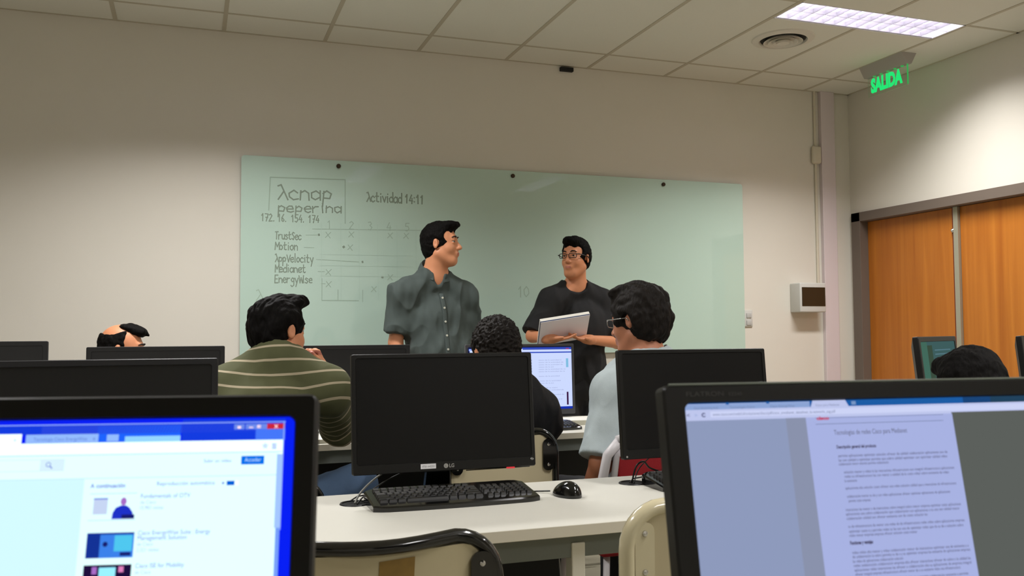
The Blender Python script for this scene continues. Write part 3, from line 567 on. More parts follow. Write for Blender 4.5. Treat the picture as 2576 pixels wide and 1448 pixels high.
def content_mid(m, M):
    R = lambda u0, v0, u1, v1, mt, l=1: rect(m, M, .575, u0, v0, u1, v1, mt, l)
    R(.015, .014, .56, .33, E('m_desktop', (20, 26, 70)))
    for u, v, c in ((.018, .022, (150, 175, 255)), (.022, .030, (210, 225, 255)), (.018, .042, (110, 60, 140))): R(u, v, u+.022, v+.010, emi('m_icon%d' % int(v*1e3), c, 1), 2)
    R(.20, .018, .566, .318, E('m_page', (205, 218, 255), 1.0), 2); R(.20, .018, .566, .024, E('m_blue', (50, 75, 190)), 3); R(.20, .024, .30, .030, E('m_tab', (225, 235, 255)), 3); R(.30, .024, .566, .029, E('m_blue2', (60, 80, 170)), 3)
    R(.20, .040, .566, .046, E('m_blue', (50, 75, 190)), 3); R(.015, .318, .566, .330, E('m_task', (25, 50, 175)), 3)
    R(.535, .075, .548, .12, E('m_side', (130, 190, 225)), 3); R(.535, .245, .545, .31, E('m_dark', (70, 40, 80)), 3); R(.536, .022, .553, .0285, E('m_red', (150, 60, 120)), 4)
    rnd = random.Random(5); v = .085
    TXT = E('m_txt', (150, 160, 205))
    while v < .30:
        w = rnd.uniform(.08, .15); stext(m, M, 'texto de la actividad de redes'[:int(w*190)], .385, v, .0085, w, TXT, 4); 
        if rnd.random() < .3: v += .012
        v += .0115
    for k in range(16): R(.345, .08+.014*k, .349, .085+.014*k, TXT, 4)
monitor((1.275, 4.25, 1.146), 0, .04, .58, .356, (.013, .014, .026), 0, 'lit monitor showing a web page in front of the man in black', E('m_desktop', (20, 26, 70)), content_mid, mat('grey_frame', (62, 62, 66), .35))
def content_teal(m, M):
    R = lambda u0, v0, u1, v1, mt, l=1: rect(m, M, .44, u0, v0, u1, v1, mt, l)
    R(.018, .018, .42, .27, E('t1', (62, 92, 92))); R(.018, .018, .09, .27, E('t2', (66, 104, 90)), 2); R(.09, .03, .145, .27, E('t3', (58, 76, 62)), 3)
    for k in range(14): R(.17, .045+k*.014, .36-.03*(k % 3), .049+k*.014, E('t4', (84, 118, 128)), 4)
A1 = math.radians(24)
monitor((2.246, 2.33, 1.181), A1+.10, .10, .44, .30, (.018, .018, .026), 0, 'small teal-screened monitor turned sideways before the wooden door', E('t1', (62, 92, 92)), content_teal, BLK)
monitor((2.80, 2.42, 1.181), A1, .10, .44, .30, (.018, .018, .026), 0, 'monitor cut off by the right edge of the picture', SCROFF, None, BLK)

# ------------------------------------------------------------------ keyboards, mice, papers, cables
def keyboard(x0, y0, rot, label, w=.453, d=.165):
    g = thing('keyboard', (x0, y0, .75), label, 'keyboard', 'black desk keyboards')
    Mt = Matrix.Translation((x0, y0, .75)) @ Matrix.Rotation(rot, 4, 'Z')
    top = lambda y: .014+.020*y/d
    # body: outline with a bowed front edge, wedge profile
    n = 24; out = []
    for i in range(n+1): t = i/n; out.append((w*t, -.010*math.sin(PI*t)-(0 if .06 < t < .94 else -.012*(1-min(t, 1-t)/.06))))
    for i in range(n+1): t = 1-i/n; out.append((w*t+(0), d-(0 if .05 < t < .95 else .02*(1-min(t, 1-t)/.05))))
    k = len(out); m = MB()
    vs = [(x, y, .0) for x, y in out]+[(x, y, top(max(y, 0))-.004) for x, y in out]+[(w/2+(x-w/2)*.985, d/2+(y-d/2)*.96, top(max(y, 0))) for x, y in out]
    fs = [tuple(range(k))[::-1], tuple(range(2*k, 3*k))]+[(a*k+i, a*k+(i+1) % k, (a+1)*k+(i+1) % k, (a+1)*k+i) for a in (0, 1) for i in range(k)]
    m.raw(vs, fs, BLKG, Mt); m.build('case', g, smooth=.5)
    KC = mat('keycap', (30, 30, 30), .35)
    def keys(nm, x, y, cols, rows, pw=.019, widths=None):
        m = MB()
        for r in range(rows):
            xx = x
            cs = widths[r] if widths else [1]*cols
            for c in cs:
                a, b = xx+.0012, xx+c*pw-.0012; yy = y+r*.0178; z = top(yy)
                v8 = [(a, yy, z), (b, yy, z), (b, yy+.0155, z+.001), (a, yy+.0155, z+.001)]; i = .0022
                v8 += [(a+i, yy+i, z+.0065), (b-i, yy+i, z+.0065), (b-i, yy+.0155-i, z+.0085), (a+i, yy+.0155-i, z+.0085)]
                m.raw(v8, [(4, 5, 6, 7), (0, 1, 5, 4), (1, 2, 6, 5), (2, 3, 7, 6), (3, 0, 4, 7)], KC, Mt); xx += c*pw
        m.build(nm, g)
    keys('main_keys', .020, .030, 15, 5, widths=[[1.25, 1.25, 1.25, 6, 1.25, 1.25, 1.25, 1.25], [2.25]+[1]*10+[2.5], [1.75]+[1]*11+[2], [1.5]+[1]*12+[1.25], [1]*13+[1.75]])
    keys('function_keys', .020, .127, 13, 1, .0205); keys('arrow_keys', .311, .030, 3, 1, .018); keys('navigation_keys', .311, .066, 3, 3, .018); keys('number_pad', .370, .030, 4, 5, .0172)
    m = MB(); m.tube([tuple(Mt @ Vector((.02, d-.002, .02))), tuple(Mt @ Vector((-.01, d+.02, .012))), tuple(Mt @ Vector((-.035, d-.01, .006)))], .002, BLK, 6); m.build('cord', g)
    return g
keyboard(.4405, 2.272, .0, 'black keyboard in front of the LG monitor on the middle desk')
keyboard(1.262, 2.262, -.03, 'black keyboard half hidden by the near right monitor')
keyboard(1.28, 3.86, .02, 'dark keyboard before the lit monitor on the front desk')
keyboard(.58, 4.0, .0, 'dark keyboard beside the elbow of the man in the striped sweater')
def mouse(x, y, rot, label):
    g = thing('mouse', (x, y, .75), label, 'mouse'); Mt = Matrix.Translation((x, y, .75)) @ Matrix.Rotation(rot, 4, 'Z')
    b = bmesh.new(); bmesh.ops.create_uvsphere(b, u_segments=32, v_segments=20, radius=1)
    for v in b.verts:
        px, py, pz = v.co; k = 1+.12*py; v.co = Vector((px*.031*(1-.10*py), py*.052, max(0, pz)*.040*(1-.25*py)+.0015 if pz > 0 else pz*.002+.002))
    m = MB(); m.bm(b, BLKG, Mt); m.build('shell', g, smooth=3)
    m = MB(); m.lathe([(.007, -.003), (.007, .003)], GREYPL, 16, Mt @ frame((0, 1, 0), (0, 0, 1), (1, 0, 0), (0, .030, .0195))); m.build('scroll_wheel', g, smooth=.5)
    return g, Mt
g, Mt = mouse(.985, 2.315, .30, 'glossy black mouse on the white desk')
m = MB(); pts = [Vector((.958, 2.37, .757)), Vector((.93, 2.395, .754)), Vector((.89, 2.41, .753)), Vector((.86, 2.42, .753)), Vector((.82, 2.46, .753)), Vector((.70, 2.49, .753))]
m.tube(pts, .0019, BLK, 6); m.build('cord', g)
def cable(pts, r, m_, label):
    P = [Vector(p) for p in pts]; out = []
    for i in range(len(P)-1):
        a, b, c, d = P[max(i-1, 0)], P[i], P[i+1], P[min(i+2, len(P)-1)]
        for k in range(8):
            t = k/8; out.append(.5*((2*b)+(c-a)*t+(2*a-5*b+4*c-d)*t*t+(3*b-a-3*c+d)*t**3))
    out.append(P[-1]); m = MB(); m.tube(out, r, m_, 6); o = m.build('cable', loc=P[0], smooth=3); return tag(o, label, 'cable', 'desk cables')
GC = mat('grey_cable', (120, 120, 112), .4)
cable([(.415, 2.41, .752), (.44, 2.45, .775), (.50, 2.53, .80), (.60, 2.56, .85), (.64, 2.53, .90)], .0028, GC, 'light grey cable rising from the desk hole to the LG monitor')
cable([(.42, 2.40, .752), (.45, 2.44, .768), (.53, 2.53, .79), (.66, 2.56, .84), (.69, 2.53, .90)], .0022, BLK, 'black cable rising from the desk hole beside the grey one')
cable([(1.245, 2.43, .752), (1.26, 2.43, .80), (1.29, 2.44, .812), (1.32, 2.46, .79), (1.36, 2.48, .775)], .003, BLK, 'black cable looping up out of the right desk hole')
cable([(1.25, 2.425, .752), (1.28, 2.45, .79), (1.36, 2.50, .83), (1.42, 2.53, .88)], .0018, BLK, 'thin black cable from the right desk hole to the monitor')
cable([(1.30, 3.95, .006), (1.33, 3.6, .006), (1.34, 3.3, .006), (1.32, 2.9, .006)], .004, mat('yellow_cable', (190, 160, 70), .5), 'yellow cable lying on the floor under the desks')
PAP = mat('paper', (226, 224, 214), .7); PAPE = mat('paper_edge', (190, 188, 172), .8)
def notebook(x, y, w, d, rot, label, n=3, h=.006):
    g = thing('notebook', (x, y, .75), label, 'notebook', 'notebooks on the front desks'); z = 0
    for k in range(n):
        m = MB(); Mt = Matrix.Translation((x, y, .75+z)) @ Matrix.Rotation(rot+k*.06, 4, 'Z'); hh = h
        m.box((-w/2, -d/2, 0), (w/2, d/2, hh-.001), PAPE, M=Mt); m.box((-w/2+.001, -d/2+.001, hh-.001), (w/2-.001, d/2-.001, hh), PAP, M=Mt); m.build('page_block', g); z += hh
notebook(.56, 3.885, .30, .21, -.12, 'open notebook under the elbow of the man in the striped sweater')
notebook(1.84, 4.16, .30, .22, -.25, 'white notebook on the front desk right of the lit monitor', 3, .008)

# ------------------------------------------------------------------ chairs
def chair(x, y, rot, label, tube, panel, zt=.865, hw=.205, r=.0125, dip=.006, bracket=None, red=None, patch=False, cat='chair'):
    g = thing('classroom_chair', (x, y, 0), label, cat, 'classroom chairs')
    Mt = Matrix.Translation((x, y, 0)) @ Matrix.Rotation(rot, 4, 'Z'); R = .075; yb = -.20; zr = zt-r
    P = [(-hw, yb-.07, 0), (-hw, yb, .42), (-hw, yb, zr-R-.02)]
    P += [(-hw+R-R*math.cos(a), yb, zr-R+R*math.sin(a)) for a in [i*PI/2/7 for i in range(8)]]
    P += [(-hw+R+(2*hw-2*R)*i/8, yb-.018*math.sin(PI*i/8), zr-dip*math.sin(PI*i/8)) for i in range(1, 8)]
    P += [(hw-R+R*math.sin(a), yb, zr-R+R*math.cos(a)) for a in [i*PI/2/7 for i in range(8)]]
    P += [(hw, yb, zr-R-.02), (hw, yb, .42), (hw, yb-.07, 0)]
    m = MB(); m.tube(P, r, tube, 12, Mt); m.build('back_frame', g, smooth=3)
    for s in (-1, 1):
        m = MB(); m.tube([(s*hw, yb, .42), (s*hw, yb+.03, .435), (s*hw, .16, .435), (s*hw, .20, .40), (s*(hw+.01), .23, 0)], r, tube, 10, Mt); m.build('leg', g, smooth=3)
    m = MB(); m.tube([(-hw, .16, .43), (hw, .16, .43)], r*.8, tube, 8, Mt); m.tube([(-hw, yb+.03, .43), (hw, yb+.03, .43)], r*.8, tube, 8, Mt); m.build('seat_rail', g, smooth=3)
    # backrest panel, bowed backwards in plan
    n = 14; nz = 10; z0, z1 = zt-.31, zr-.010; vs = []; fs = []; wi = hw-r*.4
    for f, off in ((0, -.004), (1, .009)):
        for j in range(nz+1):
            for i in range(n+1):
                t = i/n*2-1; q = j/nz; wj = wi*(1-.0*q)
                xx = t*wj; zz = z0+(z1-z0)*q
                # rounded corners
                cr = .065; ax = abs(xx)-(wi-cr); az = (zz-(z1-cr)) if zz > z1-cr else ((z0+cr)-zz if zz < z0+cr else -1)
                if ax > 0 and az > 0:
                    L_ = math.hypot(ax, az)
                    if L_ > cr: xx = math.copysign(wi-cr+ax*cr/L_, xx); zz = (z1-cr+az*cr/L_) if zz > .5*(z0+z1) else (z0+cr-az*cr/L_)
                vs.append((xx, yb+off+.004-.018*math.cos(t*PI/2), zz-dip*math.cos(t*PI/2)*q))
    S = (n+1)*(nz+1)
    for j in range(nz):
        for i in range(n):
            a = j*(n+1)+i; fs += [(a, a+1, a+n+2, a+n+1), (S+a, S+a+n+1, S+a+n+2, S+a+1)]
    ring = [i for i in range(n+1)]+[(j)*(n+1)+n for j in range(1, nz+1)]+[nz*(n+1)+i for i in range(n-1, -1, -1)]+[j*(n+1) for j in range(nz-1, 0, -1)]
    for a, b in zip(ring, ring[1:]+ring[:1]): fs.append((a, a+S, b+S, b))
    m = MB(); m.raw(vs, fs, panel, Mt); m.build('backrest', g, smooth=.8)
    bk = bracket or tube
    for s in (-1, 1):
        m = MB(); pts = rrect(-.020, -.055, .020, .055, .018)
        m.prism([(s*(hw-.030)+a, zt-.095+b) for a, b in pts], .004, bk, Mt @ Matrix.Translation((0, yb-.013, 0)))
        m.box((min(s*(hw-.02), s*hw), yb-.012, zt-.125), (max(s*(hw-.02), s*hw), yb-.004, zt-.060), bk, M=Mt)
        br = m.build('bracket', g, smooth=.5)
        for dz in (-.035, .035):
            m = MB(); m.lathe([(.0058, 0), (.0050, .0025), (.001, .0035)], CHROME, 14, Mt @ frame((1, 0, 0), (0, 0, 1), (0, -1, 0), (s*(hw-.030), yb-.013, zt-.095+dz))); m.build('screw', br, smooth=.8)
    m = MB(); m.box((-hw+.008, yb+.03, .438), (hw-.008, .21, .458), panel, .009, Mt, 3); m.build('seat', g, smooth=.8)
    if patch:
        m = MB(); px = [(-.030, -.030), (-.005, -.034), (.010, -.031), (.030, -.018), (.032, .025), (-.028, .021)]
        m.raw([(.024+a, yb-.0190, zt-.062+b) for a, b in px], [tuple(range(6))], mat('tape_residue', (142, 112, 52), .6, nz=.35, ns=45), Mt); o = m.build('tape_residue', g); o['label'] = 'brown patch of old tape'
    return g
BEI = mat('beige_plastic', (196, 184, 148), .55, nz=.08, ns=12); BEI2 = mat('beige_plastic_light', (196, 184, 150), .6, nz=.03, ns=10)
TB = mat('black_enamel_tube', (10, 10, 10), .13, coat=.6); TBE = mat('beige_enamel_tube', (206, 196, 162), .2, coat=.5)
chair(.300, 1.70, 0, 'black-framed beige chair at the middle desk with a brown tape patch', TB, BEI, .868, .205, .0125, .006, patch=True)
chair(.965, 1.70, 0, 'all-beige chair with beige tube frame beside the near right monitor', TBE, BEI2, .893, .208, .0155, .004)
chair(.20, 3.16, 0, 'chair under the man in the striped sweater', TB, BEI, .74)
chair(1.03, 3.17, -.03, 'black-framed chair under the curly-haired man in the dark jacket', TB, BEI2, .87, .195)
WP = mat('white_plastic', (208, 204, 206), .4); RED = mat('red_fabric', (150, 12, 24), .8, bump=.3, bs=400)
def chair_white(x, y, label):
    g = thing('classroom_chair', (x, y, 0), label, 'chair', 'classroom chairs')
    Mt = Matrix.Translation((x, y, 0)); hw = .225
    m = MB()
    for s in (-1, 1):
        for o_, rr in ((0, .017), (.045, .012)):
            P = [(s*(hw-o_), .0+.02, .46), (s*(hw+.004-o_), -.14, .52), (s*(hw-o_), -.19, .66), (s*(hw-.02-o_*.8), -.205, .78), (s*(hw-.07-o_*.5), -.21, .835-o_*.6)]
            m.tube(P, rr, WP, 12, Mt)
    m.tube([(-.17, -.21, .83), (-.1, -.215, .85), (.1, -.215, .85), (.17, -.21, .83)], .017, WP, 12, Mt); m.build('back_frame', g, smooth=3)
    m = MB(); m.box((-.165, -.205, .50), (.165, -.185, .815), RED, .009, Mt, 3); o = m.build('backrest', g, smooth=.8); o['label'] = 'red fabric backrest'
    m = MB(); m.box((-.22, -.19, .43), (.22, .24, .462), RED, .014, Mt, 3); m.build('seat', g, smooth=.8)
    for sx in (-1, 1):
        for sy in (-.16, .20): m = MB(); m.tube([(sx*.19, sy, .43), (sx*.215, sy*1.15, 0)], .012, WP, 10, Mt); m.build('leg', g, smooth=3)
chair_white(1.555, 3.02, 'white plastic chair with a red back under the man in the pale polo')
chair(-.36, 4.86, -PI/2, 'chair under the balding man behind the front monitors', TB, BEI, .84)
chair(1.835, 1.50, 0, 'chair under the dark-haired man near the door', TB, BEI, .80)
#PEOPLE
# ------------------------------------------------------------------ people: one smooth skin surface each, clothes and hair as children
def A3(v): return np.array(v, dtype=np.float64)
def nrm(v): v = A3(v); return v/np.linalg.norm(v)
def basis(f, u=(0, 0, 1)):
    """columns: right, forward, up"""
    f = nrm(f); u = A3(u); u = u-f*np.dot(u, f); u = nrm(u); return np.stack([np.cross(f, u), f, u], 1)
class SDF:
    def __init__(s, lo, hi, h):
        s.lo, s.h = A3(lo), h; s.n = np.ceil((A3(hi)-s.lo)/h).astype(int)+1
        s.D = np.full(s.n, 1.0, np.float32); s.ax = [s.lo[i]+h*np.arange(s.n[i]) for i in range(3)]
    def _sl(s, lo, hi):
        a = np.clip(np.floor((lo-s.lo)/s.h).astype(int), 0, s.n); b = np.clip(np.ceil((hi-s.lo)/s.h).astype(int)+1, 0, s.n)
        if (b <= a).any(): return None, None
        sl = tuple(slice(a[i], b[i]) for i in range(3))
        return sl, [s.ax[0][sl[0]][:, None, None], s.ax[1][sl[1]][None, :, None], s.ax[2][sl[2]][None, None, :]]
    def _mix(s, sl, d, k, op):
        c = s.D[sl]; d = d.astype(np.float32)
        if op == 'u':
            if k: hh = np.clip(.5+.5*(c-d)/k, 0, 1); r = c*(1-hh)+d*hh-k*hh*(1-hh)
            else: r = np.minimum(c, d)
        else:
            d = -d
            if k: hh = np.clip(.5-.5*(c-d)/k, 0, 1); r = c*(1-hh)+d*hh+k*hh*(1-hh)
            else: r = np.maximum(c, d)
        s.D[sl] = r
    def cap(s, a, b, ra, rb, k=.01, op='u'):
        a, b = A3(a), A3(b); R = max(ra, rb)+k+.02
        sl, P = s._sl(np.minimum(a, b)-R, np.maximum(a, b)+R)
        if sl is None: return
        ab = b-a; L = max(ab @ ab, 1e-12); px, py, pz = P[0]-a[0], P[1]-a[1], P[2]-a[2]
        t = np.clip((px*ab[0]+py*ab[1]+pz*ab[2])/L, 0, 1)
        d = np.sqrt((px-ab[0]*t)**2+(py-ab[1]*t)**2+(pz-ab[2]*t)**2)-(ra+(rb-ra)*t); s._mix(sl, d, k, op)
    def ell(s, c, r, B=None, k=.01, op='u'):
        c, r = A3(c), A3(r); B = np.eye(3) if B is None else B; R = max(r)+k+.02
        sl, P = s._sl(c-R, c+R)
        if sl is None: return
        p = [P[i]-c[i] for i in range(3)]; q = [p[0]*B[0, i]+p[1]*B[1, i]+p[2]*B[2, i] for i in range(3)]
        k0 = np.sqrt((q[0]/r[0])**2+(q[1]/r[1])**2+(q[2]/r[2])**2); k1 = np.sqrt((q[0]/r[0]**2)**2+(q[1]/r[1]**2)**2+(q[2]/r[2]**2)**2)
        s._mix(sl, k0*(k0-1)/np.maximum(k1, 1e-6), k, op)
    def box(s, c, hf, B=None, r=.005, k=.01, op='u'):
        c, hf = A3(c), A3(hf); B = np.eye(3) if B is None else B; R = np.linalg.norm(hf)+k+.02
        sl, P = s._sl(c-R, c+R)
        if sl is None: return
        p = [P[i]-c[i] for i in range(3)]; q = [np.abs(p[0]*B[0, i]+p[1]*B[1, i]+p[2]*B[2, i])-(hf[i]-r) for i in range(3)]
        d = np.sqrt(sum(np.maximum(x, 0)**2 for x in q))+np.minimum(np.maximum(np.maximum(q[0], q[1]), q[2]), 0)-r; s._mix(sl, d, k, op)
    def cut(s, p, n, rad, k=.003):
        """remove everything within rad of p lying on the side n points to"""
        p, n = A3(p), nrm(n); sl, P = s._sl(p-rad-.02, p+rad+.02)
        if sl is None: return
        x = [P[i]-p[i] for i in range(3)]; pl = -(x[0]*n[0]+x[1]*n[1]+x[2]*n[2]); sp = np.sqrt(x[0]**2+x[1]**2+x[2]**2)-rad
        s._mix(sl, np.maximum(pl, sp), k, 's')
    def mesh(s, smooth=2):
        D = s.D; D[0] = D[-1] = 1; D[:, 0] = D[:, -1] = 1; D[:, :, 0] = D[:, :, -1] = 1
        I = D < 0; nx, ny, nz = D.shape; cnt = np.zeros((nx-1, ny-1, nz-1), np.int8)
        for a in (0, 1):
            for b in (0, 1):
                for c in (0, 1): cnt += I[a:nx-1+a, b:ny-1+b, c:nz-1+c]
        cells = np.argwhere((cnt > 0) & (cnt < 8)); idx = np.full(cnt.shape, -1, np.int32); idx[tuple(cells.T)] = np.arange(len(cells))
        acc = np.zeros((len(cells), 3)); w = np.zeros(len(cells))
        cor = [(a, b, c) for a in (0, 1) for b in (0, 1) for c in (0, 1)]; V = {c: D[cells[:, 0]+c[0], cells[:, 1]+c[1], cells[:, 2]+c[2]].astype(float) for c in cor}
        for p in cor:
            for ax in range(3):
                if p[ax] == 0:
                    q = list(p); q[ax] = 1; q = tuple(q); va, vb = V[p], V[q]; m = (va < 0) != (vb < 0)
                    t = np.where(m, va/np.where(m, va-vb, 1), 0); pt = np.tile(A3(p), (len(cells), 1)); pt[:, ax] += t
                    acc[m] += pt[m]; w[m] += 1
        v = s.lo+(cells+acc/w[:, None])*s.h; Q = []
        for ax in range(3):
            o1, o2 = [i for i in range(3) if i != ax]
            lo = [slice(None)]*3; hi = [slice(None)]*3; lo[ax] = slice(0, -1); hi[ax] = slice(1, None)
            e = np.argwhere(I[tuple(lo)] != I[tuple(hi)]); 
            e = e[(e[:, o1] > 0) & (e[:, o2] > 0)]; ins = I[tuple(e.T)]
            def cell(d1, d2): x = e.copy(); x[:, o1] -= d1; x[:, o2] -= d2; return idx[tuple(x.T)]
            q = np.stack([cell(1, 1), cell(0, 1), cell(0, 0), cell(1, 0)], 1)
            flip = ins if ax != 1 else ~ins
            q[~flip] = q[~flip][:, ::-1]; Q.append(q)
        Q = np.concatenate(Q); Q = Q[(Q >= 0).all(1)]
        for _ in range(smooth):
            A = np.zeros_like(v); c = np.zeros(len(v))
            for i in range(4):
                np.add.at(A, Q[:, i], v[Q[:, (i+1) % 4]]); np.add.at(A, Q[:, i], v[Q[:, (i+3) % 4]]); np.add.at(c, Q[:, i], 2)
            v = v*.4+A/np.maximum(c, 1)[:, None]*.6
        return v, Q
def np_mesh(name, v, Q, mt, parent=None, base=(0, 0, 0), attr=None, matfn=None, mats=None):
    me = bpy.data.meshes.new(name); v = v-A3(base); me.vertices.add(len(v)); me.vertices.foreach_set('co', v.ravel().astype(np.float32))
    me.loops.add(Q.size); me.loops.foreach_set('vertex_index', Q.ravel().astype(np.int32)); me.polygons.add(len(Q))
    me.polygons.foreach_set('loop_start', np.arange(0, Q.size, 4, dtype=np.int32)); me.polygons.foreach_set('loop_total', np.full(len(Q), 4, np.int32))
    me.update(calc_edges=True); me.validate(); me.polygons.foreach_set('use_smooth', np.ones(len(me.polygons), bool))
    me.materials.append(mt)
    for x in (mats or []): me.materials.append(x)
    if attr is not None: a = me.attributes.new('stripe', 'FLOAT', 'POINT'); a.data.foreach_set('value', attr.astype(np.float32))
    if matfn is not None: me.polygons.foreach_set('material_index', matfn(v[Q].mean(1)+A3(base)).astype(np.int32))
    o = bpy.data.objects.new(name, me); COL.objects.link(o)
    if parent is not None: o.parent = parent
    else: o.location = tuple(base)
    return o
def vnormals(v, Q):
    fn = np.cross(v[Q[:, 2]]-v[Q[:, 0]], v[Q[:, 3]]-v[Q[:, 1]]); n = np.zeros_like(v)
    for i in range(4): np.add.at(n, Q[:, i], fn)
    return n/np.maximum(np.linalg.norm(n, axis=1), 1e-9)[:, None]
def wrinkle(v, Q, amp, sc, B=None, ridge=False):
    n = vnormals(v, Q); sc = A3(sc); L = (v @ (B if B is not None else np.eye(3)))*sc
    d = np.array([noise.noise(Vector(p)) for p in L])
    if ridge: d = .5-np.abs(d)*2
    return v+n*(d*amp)[:, None]
def head(S, o, B, s=1.0):
    """skull, jaw, nose, brow, ears and neck start; B columns right/forward/up"""
    P = lambda x, y, z: A3(o)+B @ (A3((x, y, z))*s)
    E_ = lambda c, r, k=.012, op='u': S.ell(P(*c), A3(r)*s, B, k*s, op)
    E_((0, -.012, .036), (.076, .098, .090)); E_((0, .032, -.030), (.060, .066, .088), .03); E_((0, .058, -.098), (.030, .030, .024), .03)
    for t in (-1, 1):
        E_((t*.036, .052, -.030), (.026, .032, .028), .02); S.cap(P(t*.052, .0, -.055), P(t*.020, .062, -.100), .018*s, .018*s, .03*s)
    S.cap(P(-.030, .080, .032), P(.030, .080, .032), .013*s, .013*s, .016*s)
    for t in (-1, 1): E_((t*.031, .103, .012), (.017, .013, .010), .012, 's')
    for t in (-1, 1): E_((t*.031, .0835, .019), (.017, .011, .0065), .004); E_((t*.031, .0825, .002), (.016, .010, .005), .004)
    S.cap(P(0, .088, .018), P(0, .113, -.024), .007*s, .012*s, .010*s); E_((0, .113, -.027), (.012, .012, .010), .006)
    for t in (-1, 1): E_((t*.011, .103, -.030), (.009, .011, .008), .006)
    E_((0, .090, -.060), (.026, .013, .018), .012); E_((0, .099, -.056), (.021, .008, .005), .004); E_((0, .098, -.067), (.018, .008, .006), .004)
    S.cap(P(-.022, .107, -.0615), P(.022, .107, -.0615), .0018*s, .0018*s, .003*s, 's')
    for t in (-1, 1):
        Be = B @ np.array([[math.cos(t*.35), math.sin(t*.35), 0], [-math.sin(t*.35), math.cos(t*.35), 0], [0, 0, 1]])
        S.ell(P(t*.080, -.010, -.002), A3((.008, .017, .029))*s, Be, .006*s); S.ell(P(t*.088, -.006, .001), A3((.004, .010, .017))*s, Be, .004*s, 's')
def eyes(par, o, B, s, base, brow=BROW):
    for t in (-1, 1):
        c = A3(o)+B @ (A3((t*.031, .0800, .010))*s)
        m = MB(); m.lathe([(.0001, -.0115*s)]+[(.0115*s*math.sin(a), -.0115*s*math.cos(a)) for a in [i*PI/12 for i in range(1, 12)]]+[(.0001, .0115*s)], EYEW, 16, frame(B[:, 0], B[:, 2], B[:, 1], c))
        m.lathe([(.0062*s, .0098*s), (.0042*s, .0114*s), (.0001, .0121*s)], EYEB, 14, frame(B[:, 0], B[:, 2], B[:, 1], c)); m.build('eye', par, smooth=3)
        P = [A3(o)+B @ (A3(q)*s) for q in ((t*.014, .0965, .033), (t*.026, .0975, .039), (t*.040, .0900, .038), (t*.050, .079, .032))]
        m = MB(); m.tube(P, [.0025*s, .0042*s, .0038*s, .0018*s], brow, 8); m.build('eyebrow', par, smooth=3)
def hair(par, o, B, s, base, kind, mt, h=.0035):
    o = A3(o); P = lambda x, y, z: o+B @ (A3((x, y, z))*s)
    S = SDF(o-.17*s-.01, o+.19*s, h)
    E_ = lambda c, r, k=.012, op='u': S.ell(P(*c), A3(r)*s, B, k*s, op)
    g = {'short': .008, 'brush': .010, 'curly': .012, 'full': .019, 'bald': .005, 'tousled': .009}[kind]
    E_((0, -.014, .036), (.077+g, .099+g, .092+g*1.1))
    if kind in ('full', 'tousled', 'curly'): E_((0, -.050, -.01), (.068+g*.6, .058+g*.8, .085), .03)
    else: E_((0, -.048, -.01), (.066+g*.3, .056+g*.5, .068), .03)
    if kind == 'short': E_((0, -.050, -.045), (.058, .048, .050), .03)
    if kind in ('short', 'brush'): S.cap(P(-.03, .06, .112), P(-.012, .106, .108), .016*s, .008*s, .02); S.cap(P(.03, .06, .112), P(.014, .104, .108), .016*s, .008*s, .02)
    if kind == 'short': E_((0, .055, .105), (.050, .050, .022), .03)
    if kind == 'brush': E_((0, .050, .108), (.050, .055, .024), .03); E_((0, .075, .098), (.046, .030, .018), .02)
    if kind == 'tousled': E_((.015, .05, .118), (.058, .05, .028), .03); S.cap(P(.03, .07, .12), P(.048, .100, .116), .018*s, .006*s, .02); S.cap(P(-.02, .07, .12), P(-.01, .118, .118), .018*s, .006*s, .02)
    if kind == 'full': E_((0, .045, .118), (.066, .060, .028), .03)
    # clear the face, the ears and below the hairline
    E_((0, .118, -.030), (.090, .078, .108), .008, 's'); E_((0, .140, .026), (.066, .072, .070), .010, 's')
    E_((0, .125, .046), (.070, .054, .046), .010, 's')
    if kind in ('short', 'brush'):
        for t in (-1, 1): E_((t*.072, .080, .042), (.040, .044, .044), .010, 's')
    if kind == 'bald': S.cut(P(0, .018, 0), B[:, 1], .25)
    for t in (-1, 1):
        E_((t*.090, -.004, -.006), (.026, .021, .036), .006, 's'); E_((t*.085, .045, -.065), (.05, .05, .058), .01, 's')
    low = {'short': -.086, 'brush': -.065, 'curly': -.062, 'full': -.088, 'bald': -.05, 'tousled': -.085}[kind]
    S.cut(P(0, -.03, low), -B[:, 2]+B[:, 1]*.25, .2)
    if kind == 'bald':
        E_((0, -.045, .140), (.100, .085, .085), .01, 's')
    v, Q = S.mesh(1)
    L = (v-o) @ B
    if kind == 'curly': v = wrinkle(v, Q, .007, (48, 48, 48), None, True); v = wrinkle(v, Q, .005, (110, 110, 110))
    elif kind in ('full', 'tousled'): v = wrinkle(v, Q, .012, (40, 14, 22), B); v = wrinkle(v, Q, .005, (130, 30, 40), B)
    else: v = wrinkle(v, Q, .004, (60, 25, 30), B); v = wrinkle(v, Q, .003, (150, 60, 60), B)
    return np_mesh('hair', v, Q, mt, par, base)
